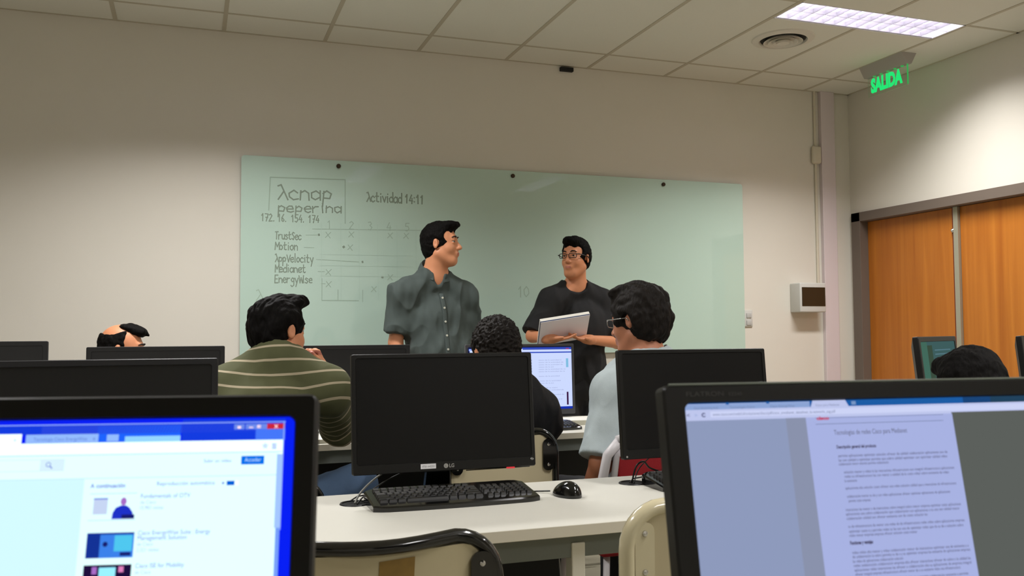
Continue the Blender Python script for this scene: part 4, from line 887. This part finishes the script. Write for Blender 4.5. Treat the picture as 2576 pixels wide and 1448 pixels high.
def hand(S, w, d, n, side, curl=(.5, .6, .4), s=1.0, spread=.10, thumb=(.6, .7, .2), tcurl=.4):
    """w wrist, d finger direction, n palm normal, side = +1/-1 puts the thumb on cross(d, n)*side"""
    w, d = A3(w), nrm(d); n = A3(n); n = nrm(n-d*np.dot(n, d)); c = np.cross(d, n)*side
    Bm = np.stack([c, d, n], 1)
    S.ell(w+d*.048*s, A3((.040, .052, .017))*s, Bm, .015*s); S.cap(w-d*.01, w+d*.03*s, .025*s, .026*s, .02*s)
    for i, (off, ln) in enumerate(((.030, .072), (.010, .080), (-.010, .075), (-.029, .060))):
        p = w+(d*(.088-.004*abs(i-1))+c*off)*s; a = 0; dd = d+c*(off*spread*20/1.0*.5); dd = nrm(dd)
        r = .0088*s
        S.cap(w+(d*.05+c*off*.8)*s, p, .011*s, .0098*s, .006*s)
        for j, f in enumerate((.45, .32, .23)):
            a += curl[j]*(1+.06*i); q = p+(dd*math.cos(a)+n*math.sin(a))*ln*s*f; S.cap(p, q, r, r*.92, .0025*s); p = q; r *= .92
    p = w+(d*.022+c*.028+n*.006)*s; t = nrm(c*thumb[0]+d*thumb[1]+n*thumb[2]); q = p+t*.042*s; S.cap(p, q, .0145*s, .0115*s, .012*s)
    t2 = nrm(t*math.cos(tcurl)+(n*.5+d*.5-c*.3)*math.sin(tcurl)); S.cap(q, q+t2*.032*s, .0112*s, .009*s, .004*s)
def torso(S, J, e=0.0, k=.05):
    p, B, s, wd = J['pelvis'], J['B'], J['s'], J['w']; P = lambda x, y, z: p+B @ (A3((x, y, z))*s)
    S.ell(P(0, -.005, .02), A3((.165*wd+e, .115+e, .12+e))*s, B, .03); S.ell(P(0, .018*J.get('belly', 1), .15), A3((.148*wd+e, .108+.02*J.get('belly', 0)+e, .17+e))*s, B, k)
    S.ell(P(0, .008, .34), A3((.168*wd+e, .118+e, .17+e))*s, B, k)
    S.cap(J['sh'][0], J['neck'], (.062+e)*s, (.060+e)*s, k); S.cap(J['sh'][1], J['neck'], (.062+e)*s, (.060+e)*s, k)
def limbs_up(S, J, e=0.0, fore=True, k=.03):
    s = J['s']
    for (a, b, c) in J['arms']:
        S.cap(a, b, (.054+e)*s, (.041+e)*s, k)
        if fore: S.cap(b, c, (.040+e)*s, (.027+e)*s, .015)
def legs(S, J, e=0.0, k=.03):
    s = J['s']
    for (a, b, c, f) in J['legs']:
        S.cap(a, b, (.082+e)*s, (.058+e)*s, k); S.cap(b, c, (.056+e)*s, (.040+e*1.6)*s, .02)
class Dict(dict): pass
def person(label, J, h=.005):
    for k in ('pelvis', 'head', 'neck'): J[k] = A3(J[k])
    J['sh'] = [A3(a[0]) for a in J['arms']]; J['arms'] = [tuple(A3(q) for q in a) for a in J['arms']]; J['legs'] = [tuple(A3(q) for q in a) for a in J['legs']]
    pts = [q for a in J['arms'] for q in a]+[q for a in J['legs'] for q in a]+[J['head'], J['pelvis']]
    lo = np.min(pts, 0)-.22; hi = np.max(pts, 0)+.22; J['lo'], J['hi'] = lo, hi
    s = J['s']; HB = J['HB']; base = A3((J['pelvis'][0], J['pelvis'][1], J.get('z0', 0)))
    S = SDF(lo, hi, h)
    torso(S, J); legs(S, J)
    for (a, b, c, f) in J['legs']:
        f = nrm(f); S.cap(c+A3((0, 0, -.035))*s-f*.02, c+f*.12*s+A3((0, 0, -.055))*s, .036*s, .030*s, .02)
    limbs_up(S, J)
    nb = J['head']+HB @ (A3((0, -.020, -.055))*s); S.cap(J['neck']+A3((0, 0, -.02)), nb, .066*s*J.get('nk', 1), .056*s*J.get('nk', 1), .03)
    head(S, J['head'], HB, J.get('hs', s))
    for hd in J.get('hands', []): hand(S, **hd)
    v, Q = S.mesh(2)
    hs = J.get('hs', s)
    def mf(c):
        L = ((c-J['head']) @ HB)/hs
        return ((np.abs(L[:, 0]) < .019) & (L[:, 1] > .090) & (L[:, 2] < -.0545) & (L[:, 2] > -.070)).astype(int)
    o = np_mesh('person', v, Q, J['skin'], None, base, None, mf, [LIP]); tag(o, label, 'person', 'people in the classroom')
    if J.get('face', True): eyes(o, J['head'], HB, hs, base)
    hr = hair(o, J['head'], HB, hs, base, J['hair'], J['hairm'])
    J['o'] = o; J['base'] = base; return o
def sweep_attr(v, J, stripe=.052):
    """distance down the torso or along the nearest sleeve, for stripes that follow the cloth"""
    s = J['s']; B = J['B']; best = np.full(len(v), 9.); val = np.zeros(len(v)); p = J['pelvis']
    L = (v-p) @ B; d0 = np.sqrt((L[:, 0]/1.35)**2+L[:, 1]**2)-.10; sh0 = (J['sh'][0]+J['sh'][1])/2
    top = (.5-L[:, 2])+.35*np.abs(L[:, 0])**1.5; val = top.copy(); best = d0
    for (a, b, c) in J['arms']:
        acc = .09
        for x, y, r in ((a, b, .055), (b, c, .04)):
            ab = y-x; t = np.clip(((v-x) @ ab)/(ab @ ab), 0, 1); d = np.linalg.norm(v-x-t[:, None]*ab, axis=1)-r; tt = t*np.linalg.norm(ab)
            lat = (t > .12) | (x is b)
            m = (d < best) & lat; val[m] = (acc+tt)[m]; best = np.where(m, d, best); acc += np.linalg.norm(ab)
    return val
def shirt(J, mt, e=.014, sleeve='long', neckr=.066, amp=.006, h=.005, hem=-.10, attr=False, name='shirt', cuff=None, tr=0.0):
    s = J['s']; B = J['B']; S = SDF(J['lo'], J['hi'], h)
    for (a, b, c) in J['arms']:
        x = 1.18
        if sleeve == 'long': S.cap(a, b, (.054+e+.004)*s, (.043+e+.004)*s, .04); S.cap(b, b+(c-b)*.93, (.043+e+.004)*s, (.032+e+.003)*s, .03); S.cut(b+(c-b)*.90, c-b, .09)
        elif sleeve == 'elbow':
            S.cap(a, b, (.054+e+.004)*s, (.046+e+.004)*s, .04); S.cap(b, b+(c-b)*max(tr, .02), (.045+e+.006)*s, (.042+e+.006)*s, .02)
            q = b+(c-b)*tr; S.cut(q, c-b, .13)
        else:
            S.cap(a, a+(b-a)*J.get('sl', .84), (.056+e+.004)*s, (.052+e+.010)*s, .04); S.cut(a+(b-a)*(J.get('sl', .84)-.02), b-a, .12)
    torso(S, J, e); hp = J['pelvis']+B @ A3((0, 0, hem)); S.cut(hp, -B[:, 2], .5)
    nt = J['neck']; nv = nrm(J['head']-J['neck']); S.cap(nt+nv*(-.005), nt+nv*.14, neckr*s, (neckr+.03)*s, .01, 's')
    fr = B[:, 1]
    if J.get('scoop'): w_, d_ = J['scoop']; S.ell(nt+fr*.085*s+nv*(.055-d_)*s, A3((w_, .075, .055))*s, mkbasis(fr, nv), .008, 's')
    v, Q = S.mesh(2)
    if amp: v = wrinkle(v, Q, amp, (9, 9, 5), None, True); v = wrinkle(v, Q, amp*.5, (26, 26, 12), B)
    at = sweep_attr(v, J) if attr else None
    o = np_mesh(name, v, Q, mt, J['o'], J['base'], at); return o
def trousers(J, mt, h=.007, e=.014):
    s = J['s']; B = J['B']; S = SDF(J['lo'], J['hi'], h)
    S.ell(J['pelvis']+B @ (A3((0, -.005, -.01))*s), A3((.168*J['w']+e, .118+e, .125))*s, B, .03)
    if J.get('stand'): S.ell(J['pelvis']+B @ (A3((0, .0, .06))*s), A3((.155*J['w']+e, .112+e, .10))*s, B, .03)
    legs(S, J, e+.006)
    for (a, b, c, f) in J['legs']: S.cut(c+A3((0, 0, -.005)), c-b, .12)
    v, Q = S.mesh(2); v = wrinkle(v, Q, .006, (10, 10, 7), None, True); return np_mesh('trousers', v, Q, mt, J['o'], J['base'])
def shoes(J, mt):
    s = J['s']
    for (a, b, c, f) in J['legs']:
        f = nrm(f); S = SDF(c-.25, c+.28, .006); S.cap(c+A3((0, 0, -.03))*s-f*.03, c+f*.13*s+A3((0, 0, -.052))*s, .045*s, .036*s, .02); S.cap(c+A3((0, 0, .02)), c+A3((0, 0, -.03)), .046*s, .046*s, .02)
        S.cut(c+A3((0, 0, -.088))*s, (0, 0, -1), .3); v, Q = S.mesh(1); np_mesh('shoe', v, Q, mt, J['o'], J['base'])
def collar(J, mt, r=.068, hgt=.035, open_=.5, lift=.020, lean=.12):
    """turned-down shirt collar, open at the front"""
    s = J['s']; nt = J['neck']; nv = nrm(J['head']-J['neck']); B = basis(J['B'][:, 1], nv); vs = []; fs = []; n = 28; a0 = open_
    prof = ((0, .0), (.004, hgt*.75), (.010, hgt), (.020, hgt*.75), (.030, hgt*.05), (.028, 0))
    for i in range(n+1):
        a = PI/2+a0+(2*PI-2*a0)*i/n; fr = max(0, math.sin(a))
        for dr, z in prof: vs.append(nt+B @ (A3(((r+dr)*math.cos(a)*1.0, (r+dr)*math.sin(a)*.95, z+lift-math.sin(a)*lean*.45))*s))
    k = len(prof)
    for i in range(n):
        for j in range(k): fs.append((i*k+j, (i+1)*k+j, (i+1)*k+(j+1) % k, i*k+(j+1) % k))
    fs += [tuple(range(k)), tuple(n*k+j for j in range(k-1, -1, -1))]
    m = MB(); m.raw(vs, fs, mt); return m.build('collar', J['o'], smooth=1)
def glasses(J, mt, par):
    hs = J.get('hs', J['s']); B = J['HB']; o = J['head']; P = lambda x, y, z: tuple(o+B @ (A3((x, y, z))*hs)); m = MB()
    for t in (-1, 1):
        L = [(x, z) for x, z in rrect(t*.034-.025, -.006, t*.034+.025, .022, .009, 4)]
        m.tube([P(x, .108-abs(x)*.12, z) for x, z in L+L[:1]], J.get('gr', .0016), mt, 6)
        m.tube([P(t*.058, .100, .016), P(t*.078, .085, .016), P(t*.086, .0, .010), P(t*.088, -.012, .0)], J.get('gr', .0016)*1.3, mt, 6)
    m.tube([P(-.010, .108, .012), P(0, .112, .015), P(.010, .108, .012)], .0016, mt, 6)
    return m.build('glasses', par, smooth=3)
def bodyframe(f, lean=0.0, roll=0.0):
    f = nrm((f[0], f[1], 0)); u = A3((0, 0, 1))*math.cos(lean)+f*math.sin(lean); r = np.cross(f, u); u = u*math.cos(roll)+r*math.sin(roll); return basis(f, u) if abs(lean) < 1e-6 and abs(roll) < 1e-6 else np.stack([nrm(np.cross(np.cross(u, np.cross(f, u)), u)), nrm(np.cross(u, np.cross(f, u))), nrm(u)], 1)
def mkbasis(f, u):
    u = nrm(u); f = A3(f); f = nrm(f-u*np.dot(f, u)); return np.stack([np.cross(f, u), f, u], 1)
GLS = mat('glasses_frame', (24, 20, 18), .3)
def fabric(name, c, **k): return mat(name, c, .85, nz=.12, ns=25, bump=.25, bs=500, **k)
JEAN = fabric('blue_denim', (62, 84, 112)); DARK = fabric('black_denim', (24, 24, 27)); SHOE = mat('shoe_leather', (26, 22, 20), .4)

# -- standing man in the grey-green shirt
def man_grey():
    J = dict(pelvis=(1.385, 5.15, .93), B=mkbasis((.10, -1, 0), (-.05, .03, 1)), s=1.02, w=1.18, belly=1.4, neck=(1.350, 5.135, 1.530), head=(1.378, 5.09, 1.722), HB=mkbasis((.86, -.50, -.02), (-.03, .03, 1)),
        arms=[((1.160, 5.12, 1.430), (1.118, 5.13, 1.150), (1.165, 5.02, .925)), ((1.540, 5.15, 1.420), (1.60, 5.20, 1.17), (1.57, 5.06, .94))],
        legs=[((1.30, 5.15, .88), (1.28, 5.13, .49), (1.28, 5.16, .09), (-.2, -1, 0)), ((1.48, 5.15, .88), (1.50, 5.12, .49), (1.51, 5.16, .09), (.25, -1, 0))], skin=SKIN, hair='short', hairm=HAIR, stand=True, nk=1.12, sl=.82, scoop=(.030, .055),
        hands=[dict(w=(1.165, 5.02, .925), d=(.3, -.2, -1), n=(1, .2, .2), side=-1), dict(w=(1.57, 5.06, .94), d=(-.2, -.2, -1), n=(-1, .2, 0), side=1)])
    o = person('standing man in a dark grey-green button shirt with rolled sleeves, head turned in profile', J, .0045)
    SH = fabric('grey_green_shirt', (68, 78, 75)); shirt(J, SH, .016, 'short', .066, .016, .005, -.06)
    collar(J, SH, .070, .044, .36)
    for (a, b, c) in J['arms']:
        m = MB(); d = nrm(b-a); q = a+(b-a)*.76; m.tube([tuple(q-d*.045), tuple(q-d*.03), tuple(q+d*.012), tuple(q+d*.016)], [.056, .068, .066, .050], SH, 24); m.build('rolled_cuff', o, smooth=3)
    BT = mat('pale_button', (205, 205, 190), .4); B = J['B']
    # placket and buttons down the front, set on the cloth itself
    sh = [c for c in o.children if c.name.startswith('shirt')][0]; V = np.array([tuple(v.co) for v in sh.data.vertices])+J['base']; LV = (V-J['pelvis']) @ B
    def surf(x, z):
        m = (np.abs(LV[:, 0]-x) < .012) & (np.abs(LV[:, 2]-z) < .012); return LV[m, 1].max() if m.any() else .12
    P = [A3((.012-.03*z, 0, z)) for z in np.linspace(.50, -.02, 16)]
    pts = [J['pelvis']+B @ A3((q[0], surf(q[0], q[2])+.0005, q[2])) for q in P]
    m = MB(); m.tube(pts, .014, SH, 8, None, .25); m.build('placket', o, smooth=3)
    for z in (.475, .415, .335, .255, .175, .095, .02):
        x = .012-.03*z; y = surf(x, z)+.006; m = MB(); m.lathe([(.0062, -.003), (.0062, .0015), (.003, .002)], BT, 14, frame(B[:, 0], B[:, 2], B[:, 1], J['pelvis']+B @ A3((x, y, z)))); m.build('button', o, smooth=.6)
    trousers(J, DARK); shoes(J, SHOE)
man_grey()
# -- standing man in black with papers
def man_black():
    Lw, Rw = (2.235, 4.885, 1.160), (1.965, 4.875, 1.165)
    J = dict(pelvis=(2.255, 5.10, .90), B=mkbasis((-.22, -1, 0), (-.02, 0, 1)), s=.98, w=1.06, neck=(2.240, 5.10, 1.480), head=(2.225, 5.055, 1.655), HB=mkbasis((-.86, -.68, -.04), (.03, .03, 1)), hs=.985, sl=.97, gr=.0022, scoop=(.075, .035),
        arms=[((2.065, 5.06, 1.395), (1.925, 5.02, 1.185), Rw), ((2.42, 5.12, 1.395), (2.505, 5.06, 1.140), Lw)],
        legs=[((2.17, 5.10, .85), (2.16, 5.08, .47), (2.15, 5.12, .09), (-.3, -1, 0)), ((2.33, 5.11, .85), (2.34, 5.09, .47), (2.35, 5.13, .09), (.1, -1, 0))], skin=SKIN2, hair='brush', hairm=HAIR, stand=True,
        hands=[dict(w=Lw, d=(-1, -.30, .10), n=(.15, -.15, 1), side=-1, curl=(.12, .18, .2), thumb=(.5, .8, .05), tcurl=.15), dict(w=Rw, d=(.95, -.40, .05), n=(.1, -.15, 1), side=1, curl=(.12, .18, .2), thumb=(.5, .8, .05), tcurl=.15)])
    o = person('standing man in a black sweater and glasses holding a pad of papers', J, .0045)
    SW = fabric('black_sweater', (13, 13, 15)); shirt(J, SW, .016, 'short', .068, .008, .005, -.02, name='sweater')
    glasses(J, GLS, o); trousers(J, DARK); shoes(J, SHOE)
    # pad: far edge raised, back cover turned to the room
    X = nrm((1, -.10, .15)); V = nrm((.12, .70, -.71)); N = np.cross(X, V); V = np.cross(N, X)
    if N[1] < 0: N = -N
    O = A3((2.035, 4.775, 1.282)); g = thing('paper_pad', tuple(O+V*.10), 'white pad with a navy blue sheet in the hands of the man in black', 'papers')
    def slab(nm, y0, y1, mt, dx=0, lab=None):
        m = MB(); Mx = frame(X, N, -V, O); m.box((-.15+dx, y0, -.195), (.15+dx, y1, 0), mt, .001, Mx); q = m.build(nm, g)
        if lab: q['label'] = lab
    slab('back_cover', 0, .002, mat('pale_cover', (236, 232, 240), .5)); slab('blue_sheet', .002, .009, mat('navy_sheet', (32, 52, 88), .5), -.002, 'navy blue sheet'); slab('page_block', .009, .030, PAP, .002)
man_black()
def sit(x, y, f, s=1.0, lean=.12, z=.57, knee=.42, spread=.10):
    f = nrm((f[0], f[1], 0)); r = np.cross(f, (0, 0, 1)); p = A3((x, y, z)); L = []
    for t in (-1, 1):
        hp = p+r*.085*t*s+f*.04-A3((0, 0, .02)); kn = hp+f*knee*s+r*spread*t*.5; kn[2] = .53; an = kn+f*.02; an[2] = .09; L.append((hp, kn, an, f+r*.15*t))
    U = A3((0, 0, 1))*math.cos(lean)+f*math.sin(lean); B = mkbasis(f, U); return p, B, L, f, r
# -- seated man, striped sweater
def man_striped():
    p, B, L, f, r = sit(.165, 3.10, (.22, 1), lean=.32, spread=.42)
    U = nrm((.10, .31, .93)); B = mkbasis(f, U)
    L[1] = (A3((.25, 3.10, .575)), A3((.57, 3.27, .655)), A3((.50, 3.52, .30)), A3((.3, 1, 0)))
    J = dict(pelvis=p, B=B, s=1.0, w=1.14, neck=(.286, 3.285, 1.110), head=(.298, 3.33, 1.207), HB=mkbasis((.80, .60, -.06), (.02, .10, 1)), hs=.98, nk=1.1,
        arms=[((.118, 3.27, 1.0), (.02, 3.50, .80), (.22, 3.70, .795)), ((.462, 3.27, 1.0), (.555, 3.60, .83), (.475, 3.485, 1.055))], legs=L, skin=SKIN, hair='tousled', hairm=HAIR,
        hands=[dict(w=(.475, 3.485, 1.055), d=(-.35, -.05, 1), n=(-1, -.3, -.1), side=1, curl=(1.1, 1.2, .8), thumb=(.3, .9, .3)), dict(w=(.22, 3.70, .795), d=(1, .3, -.05), n=(0, 0, -1), side=-1, curl=(.3, .3, .2))])
    o = person('seated man in an olive sweater with thin pale stripes, hand on his chin', J, .0045)
    m = bpy.data.materials.new('striped_knit'); m.use_nodes = True; nt = m.node_tree; b = nt.nodes['Principled BSDF']; b.inputs['Roughness'].default_value = .9
    a = nt.nodes.new('ShaderNodeAttribute'); a.attribute_name = 'stripe'
    q = nt.nodes.new('ShaderNodeMath'); q.operation = 'MODULO'; q.inputs[1].default_value = .052; ad = nt.nodes.new('ShaderNodeMath'); ad.operation = 'ADD'; ad.inputs[1].default_value = 1.04+.0
    nt.links.new(a.outputs['Fac'], ad.inputs[0]); nt.links.new(ad.outputs[0], q.inputs[0])
    lt = nt.nodes.new('ShaderNodeMath'); lt.operation = 'LESS_THAN'; lt.inputs[1].default_value = .0085; nt.links.new(q.outputs[0], lt.inputs[0])
    mx = nt.nodes.new('ShaderNodeMix'); mx.data_type = 'RGBA'; mx.inputs[6].default_value = (*lin((80, 82, 52)), 1); mx.inputs[7].default_value = (*lin((172, 160, 134)), 1)
    nt.links.new(lt.outputs[0], mx.inputs[0]); nt.links.new(mx.outputs[2], b.inputs['Base Color'])
    shirt(J, m, .020, 'long', .064, .006, .0045, -.13, attr=True, name='sweater'); trousers(J, JEAN); shoes(J, SHOE)
    mm = MB(); w = A3((.452, 3.455, 1.105)); mm.tube([tuple(w+A3((-.06, .01, .03))), tuple(w+A3((.045, -.02, -.018)))], .0042, mat('pen_blue', (40, 34, 110), .3), 8)
    g = thing('pen', tuple(w), 'blue pen in the fist of the man in the striped sweater', 'pen'); mm.build('barrel', g, smooth=1)
    mm = MB(); mm.tube([tuple(w+A3((.045, -.02, -.018))), tuple(w+A3((.056, -.0235, -.023)))], .0046, mat('pen_white', (220, 220, 230), .3), 8); mm.build('cap', g, smooth=1)
man_striped()
# -- seated curly-haired man in a dark jacket
def man_curly():
    p, B, L, f, r = sit(1.11, 3.14, (.05, 1), lean=.22)
    J = dict(pelvis=p-A3((0, 0, .02)), B=B, s=1.0, w=1.08, neck=(1.115, 3.25, .985), head=(1.11, 3.30, 1.128), HB=mkbasis((-.1, 1, -.22), (0, .2, 1)), arms=[((.95, 3.23, .89), (.90, 3.45, .75), (.98, 3.70, .80)), ((1.25, 3.23, .870), (1.275, 3.42, .76), (1.25, 3.68, .80))],
        legs=L, skin=SKIN2, hair='curly', hairm=HAIRG, hands=[dict(w=(1.25, 3.68, .80), d=(-.3, 1, -.1), n=(0, 0, -1), side=-1), dict(w=(.98, 3.70, .80), d=(.3, 1, -.1), n=(0, 0, -1), side=1)])
    o = person('seated man with curly dark hair seen from behind in front of the lit monitor', J, .006)
    JK = mat('black_jacket', (14, 13, 14), .75, spec=.2, bump=.2, bs=60); shirt(J, JK, .026, 'long', .068, .012, .006, -.13, name='jacket'); trousers(J, DARK); shoes(J, SHOE)
man_curly()
# -- seated man in the pale polo
def man_polo():
    p, B, L, f, r = sit(1.615, 3.02, (-.05, 1), lean=.10)
    J = dict(pelvis=p, B=B, s=1.04, w=1.10, neck=(1.625, 3.03, 1.085), head=(1.606, 3.06, 1.240), HB=mkbasis((-.50, .86, -.12), (-.03, .16, 1)), hs=1.02,
        sl=.98, arms=[((1.462, 2.96, .985), (1.368, 2.90, .745), (1.37, 3.06, .56)), ((1.82, 3.0, .995), (1.88, 3.06, .74), (1.76, 3.30, .72))], legs=L, skin=SKIN3, hair='full', hairm=HAIRG,
        hands=[dict(w=(1.37, 3.06, .56), d=(.2, 1, -.1), n=(0, 0, -1), side=1), dict(w=(1.76, 3.30, .72), d=(-.4, 1, -.1), n=(0, 0, -1), side=-1)])
    J['skin'] = mat('skin_ruddy', (186, 122, 90), .5, nz=.06, ns=25)
    o = person('seated man in a pale grey-blue polo shirt and glasses with thick dark hair', J, .005)
    PO = fabric('pale_polo', (176, 188, 190)); shirt(J, PO, .018, 'short', .064, .009, .005, -.12, name='polo_shirt'); collar(J, PO, .064, .022, .3, -.012, .05)
    glasses(J, mat('thin_metal', (190, 190, 185), .25, metal=.8), o); trousers(J, DARK); shoes(J, SHOE)
man_polo()
# -- balding man by the wall
def man_bald():
    p, B, L, f, r = sit(-.36, 4.86, (1, .02), lean=.05)
    J = dict(pelvis=p-A3((0, 0, .04)), B=B, s=.98, w=1.0, neck=(-.34, 4.86, 1.00), head=(-.318, 4.86, 1.128), HB=mkbasis((1, -.10, -.10), (.10, 0, 1)), hs=1.0, arms=[((-.32, 5.04, .92), (-.25, 5.06, .68), (-.05, 4.98, .66)), ((-.32, 4.68, .92), (-.25, 4.64, .68), (-.05, 4.72, .66))],
        legs=L, skin=SKIN2, hair='bald', hairm=HAIR, hands=[dict(w=(-.05, 4.98, .66), d=(1, -.1, -.3), n=(0, 0, -1), side=-1), dict(w=(-.05, 4.72, .66), d=(1, .1, -.3), n=(0, 0, -1), side=1)])
    o = person('balding man in profile behind the monitor left of the board', J, .006)
    hs = 1.0; S = SDF(J['head']-.16, J['head']+.18, .004); P = lambda x, y, z: J['head']+J['HB'] @ A3((x, y, z))
    S.ell(P(0, .052, .098), (.054, .048, .030), J['HB'], .02); S.ell(P(0, .018, .112), (.058, .050, .0225), J['HB'], .02); S.cap(P(-.03, .085, .098), P(.03, .085, .098), .017, .017, .02); S.cap(P(0, .10, .092), P(0, .112, .085), .012, .008, .01); v, Q = S.mesh(1); v = wrinkle(v, Q, .004, (60, 30, 40)); np_mesh('forelock', v, Q, HAIR, o, J['base'])
    shirt(J, fabric('dark_blue_shirt', (40, 46, 60)), .016, 'long', .064, .005, .007, -.1); trousers(J, DARK); shoes(J, SHOE)
man_bald()
# -- dark-haired man near the door
def man_door():
    p, B, L, f, r = sit(1.835, 1.44, (.05, 1), lean=.50, s=.95)
    J = dict(pelvis=p-A3((0, 0, .03)), B=B, s=.95, w=1.0, neck=(1.870, 1.70, .90), head=(1.905, 1.80, 1.040), HB=mkbasis((.12, 1, -.45), (.10, .42, 1)), hs=.88, arms=[((1.695, 1.67, .84), (1.635, 1.86, .79), (1.765, 2.06, .79)), ((2.045, 1.67, .84), (2.115, 1.86, .79), (1.985, 2.06, .79))],
        legs=L, skin=mat('skin_pink', (214, 130, 112), .5), hair='short', hairm=HAIR, hands=[dict(w=(1.765, 2.06, .79), d=(.3, 1, 0), n=(0, 0, -1), side=1), dict(w=(1.985, 2.06, .79), d=(-.3, 1, 0), n=(0, 0, -1), side=-1)])
    o = person('dark-haired head of a seated man bent down before the wooden door', J, .006)
    shirt(J, fabric('grey_sweatshirt', (70, 70, 74)), .016, 'long', .064, .006, .007, -.1, name='sweatshirt'); trousers(J, DARK); shoes(J, SHOE)
man_door()
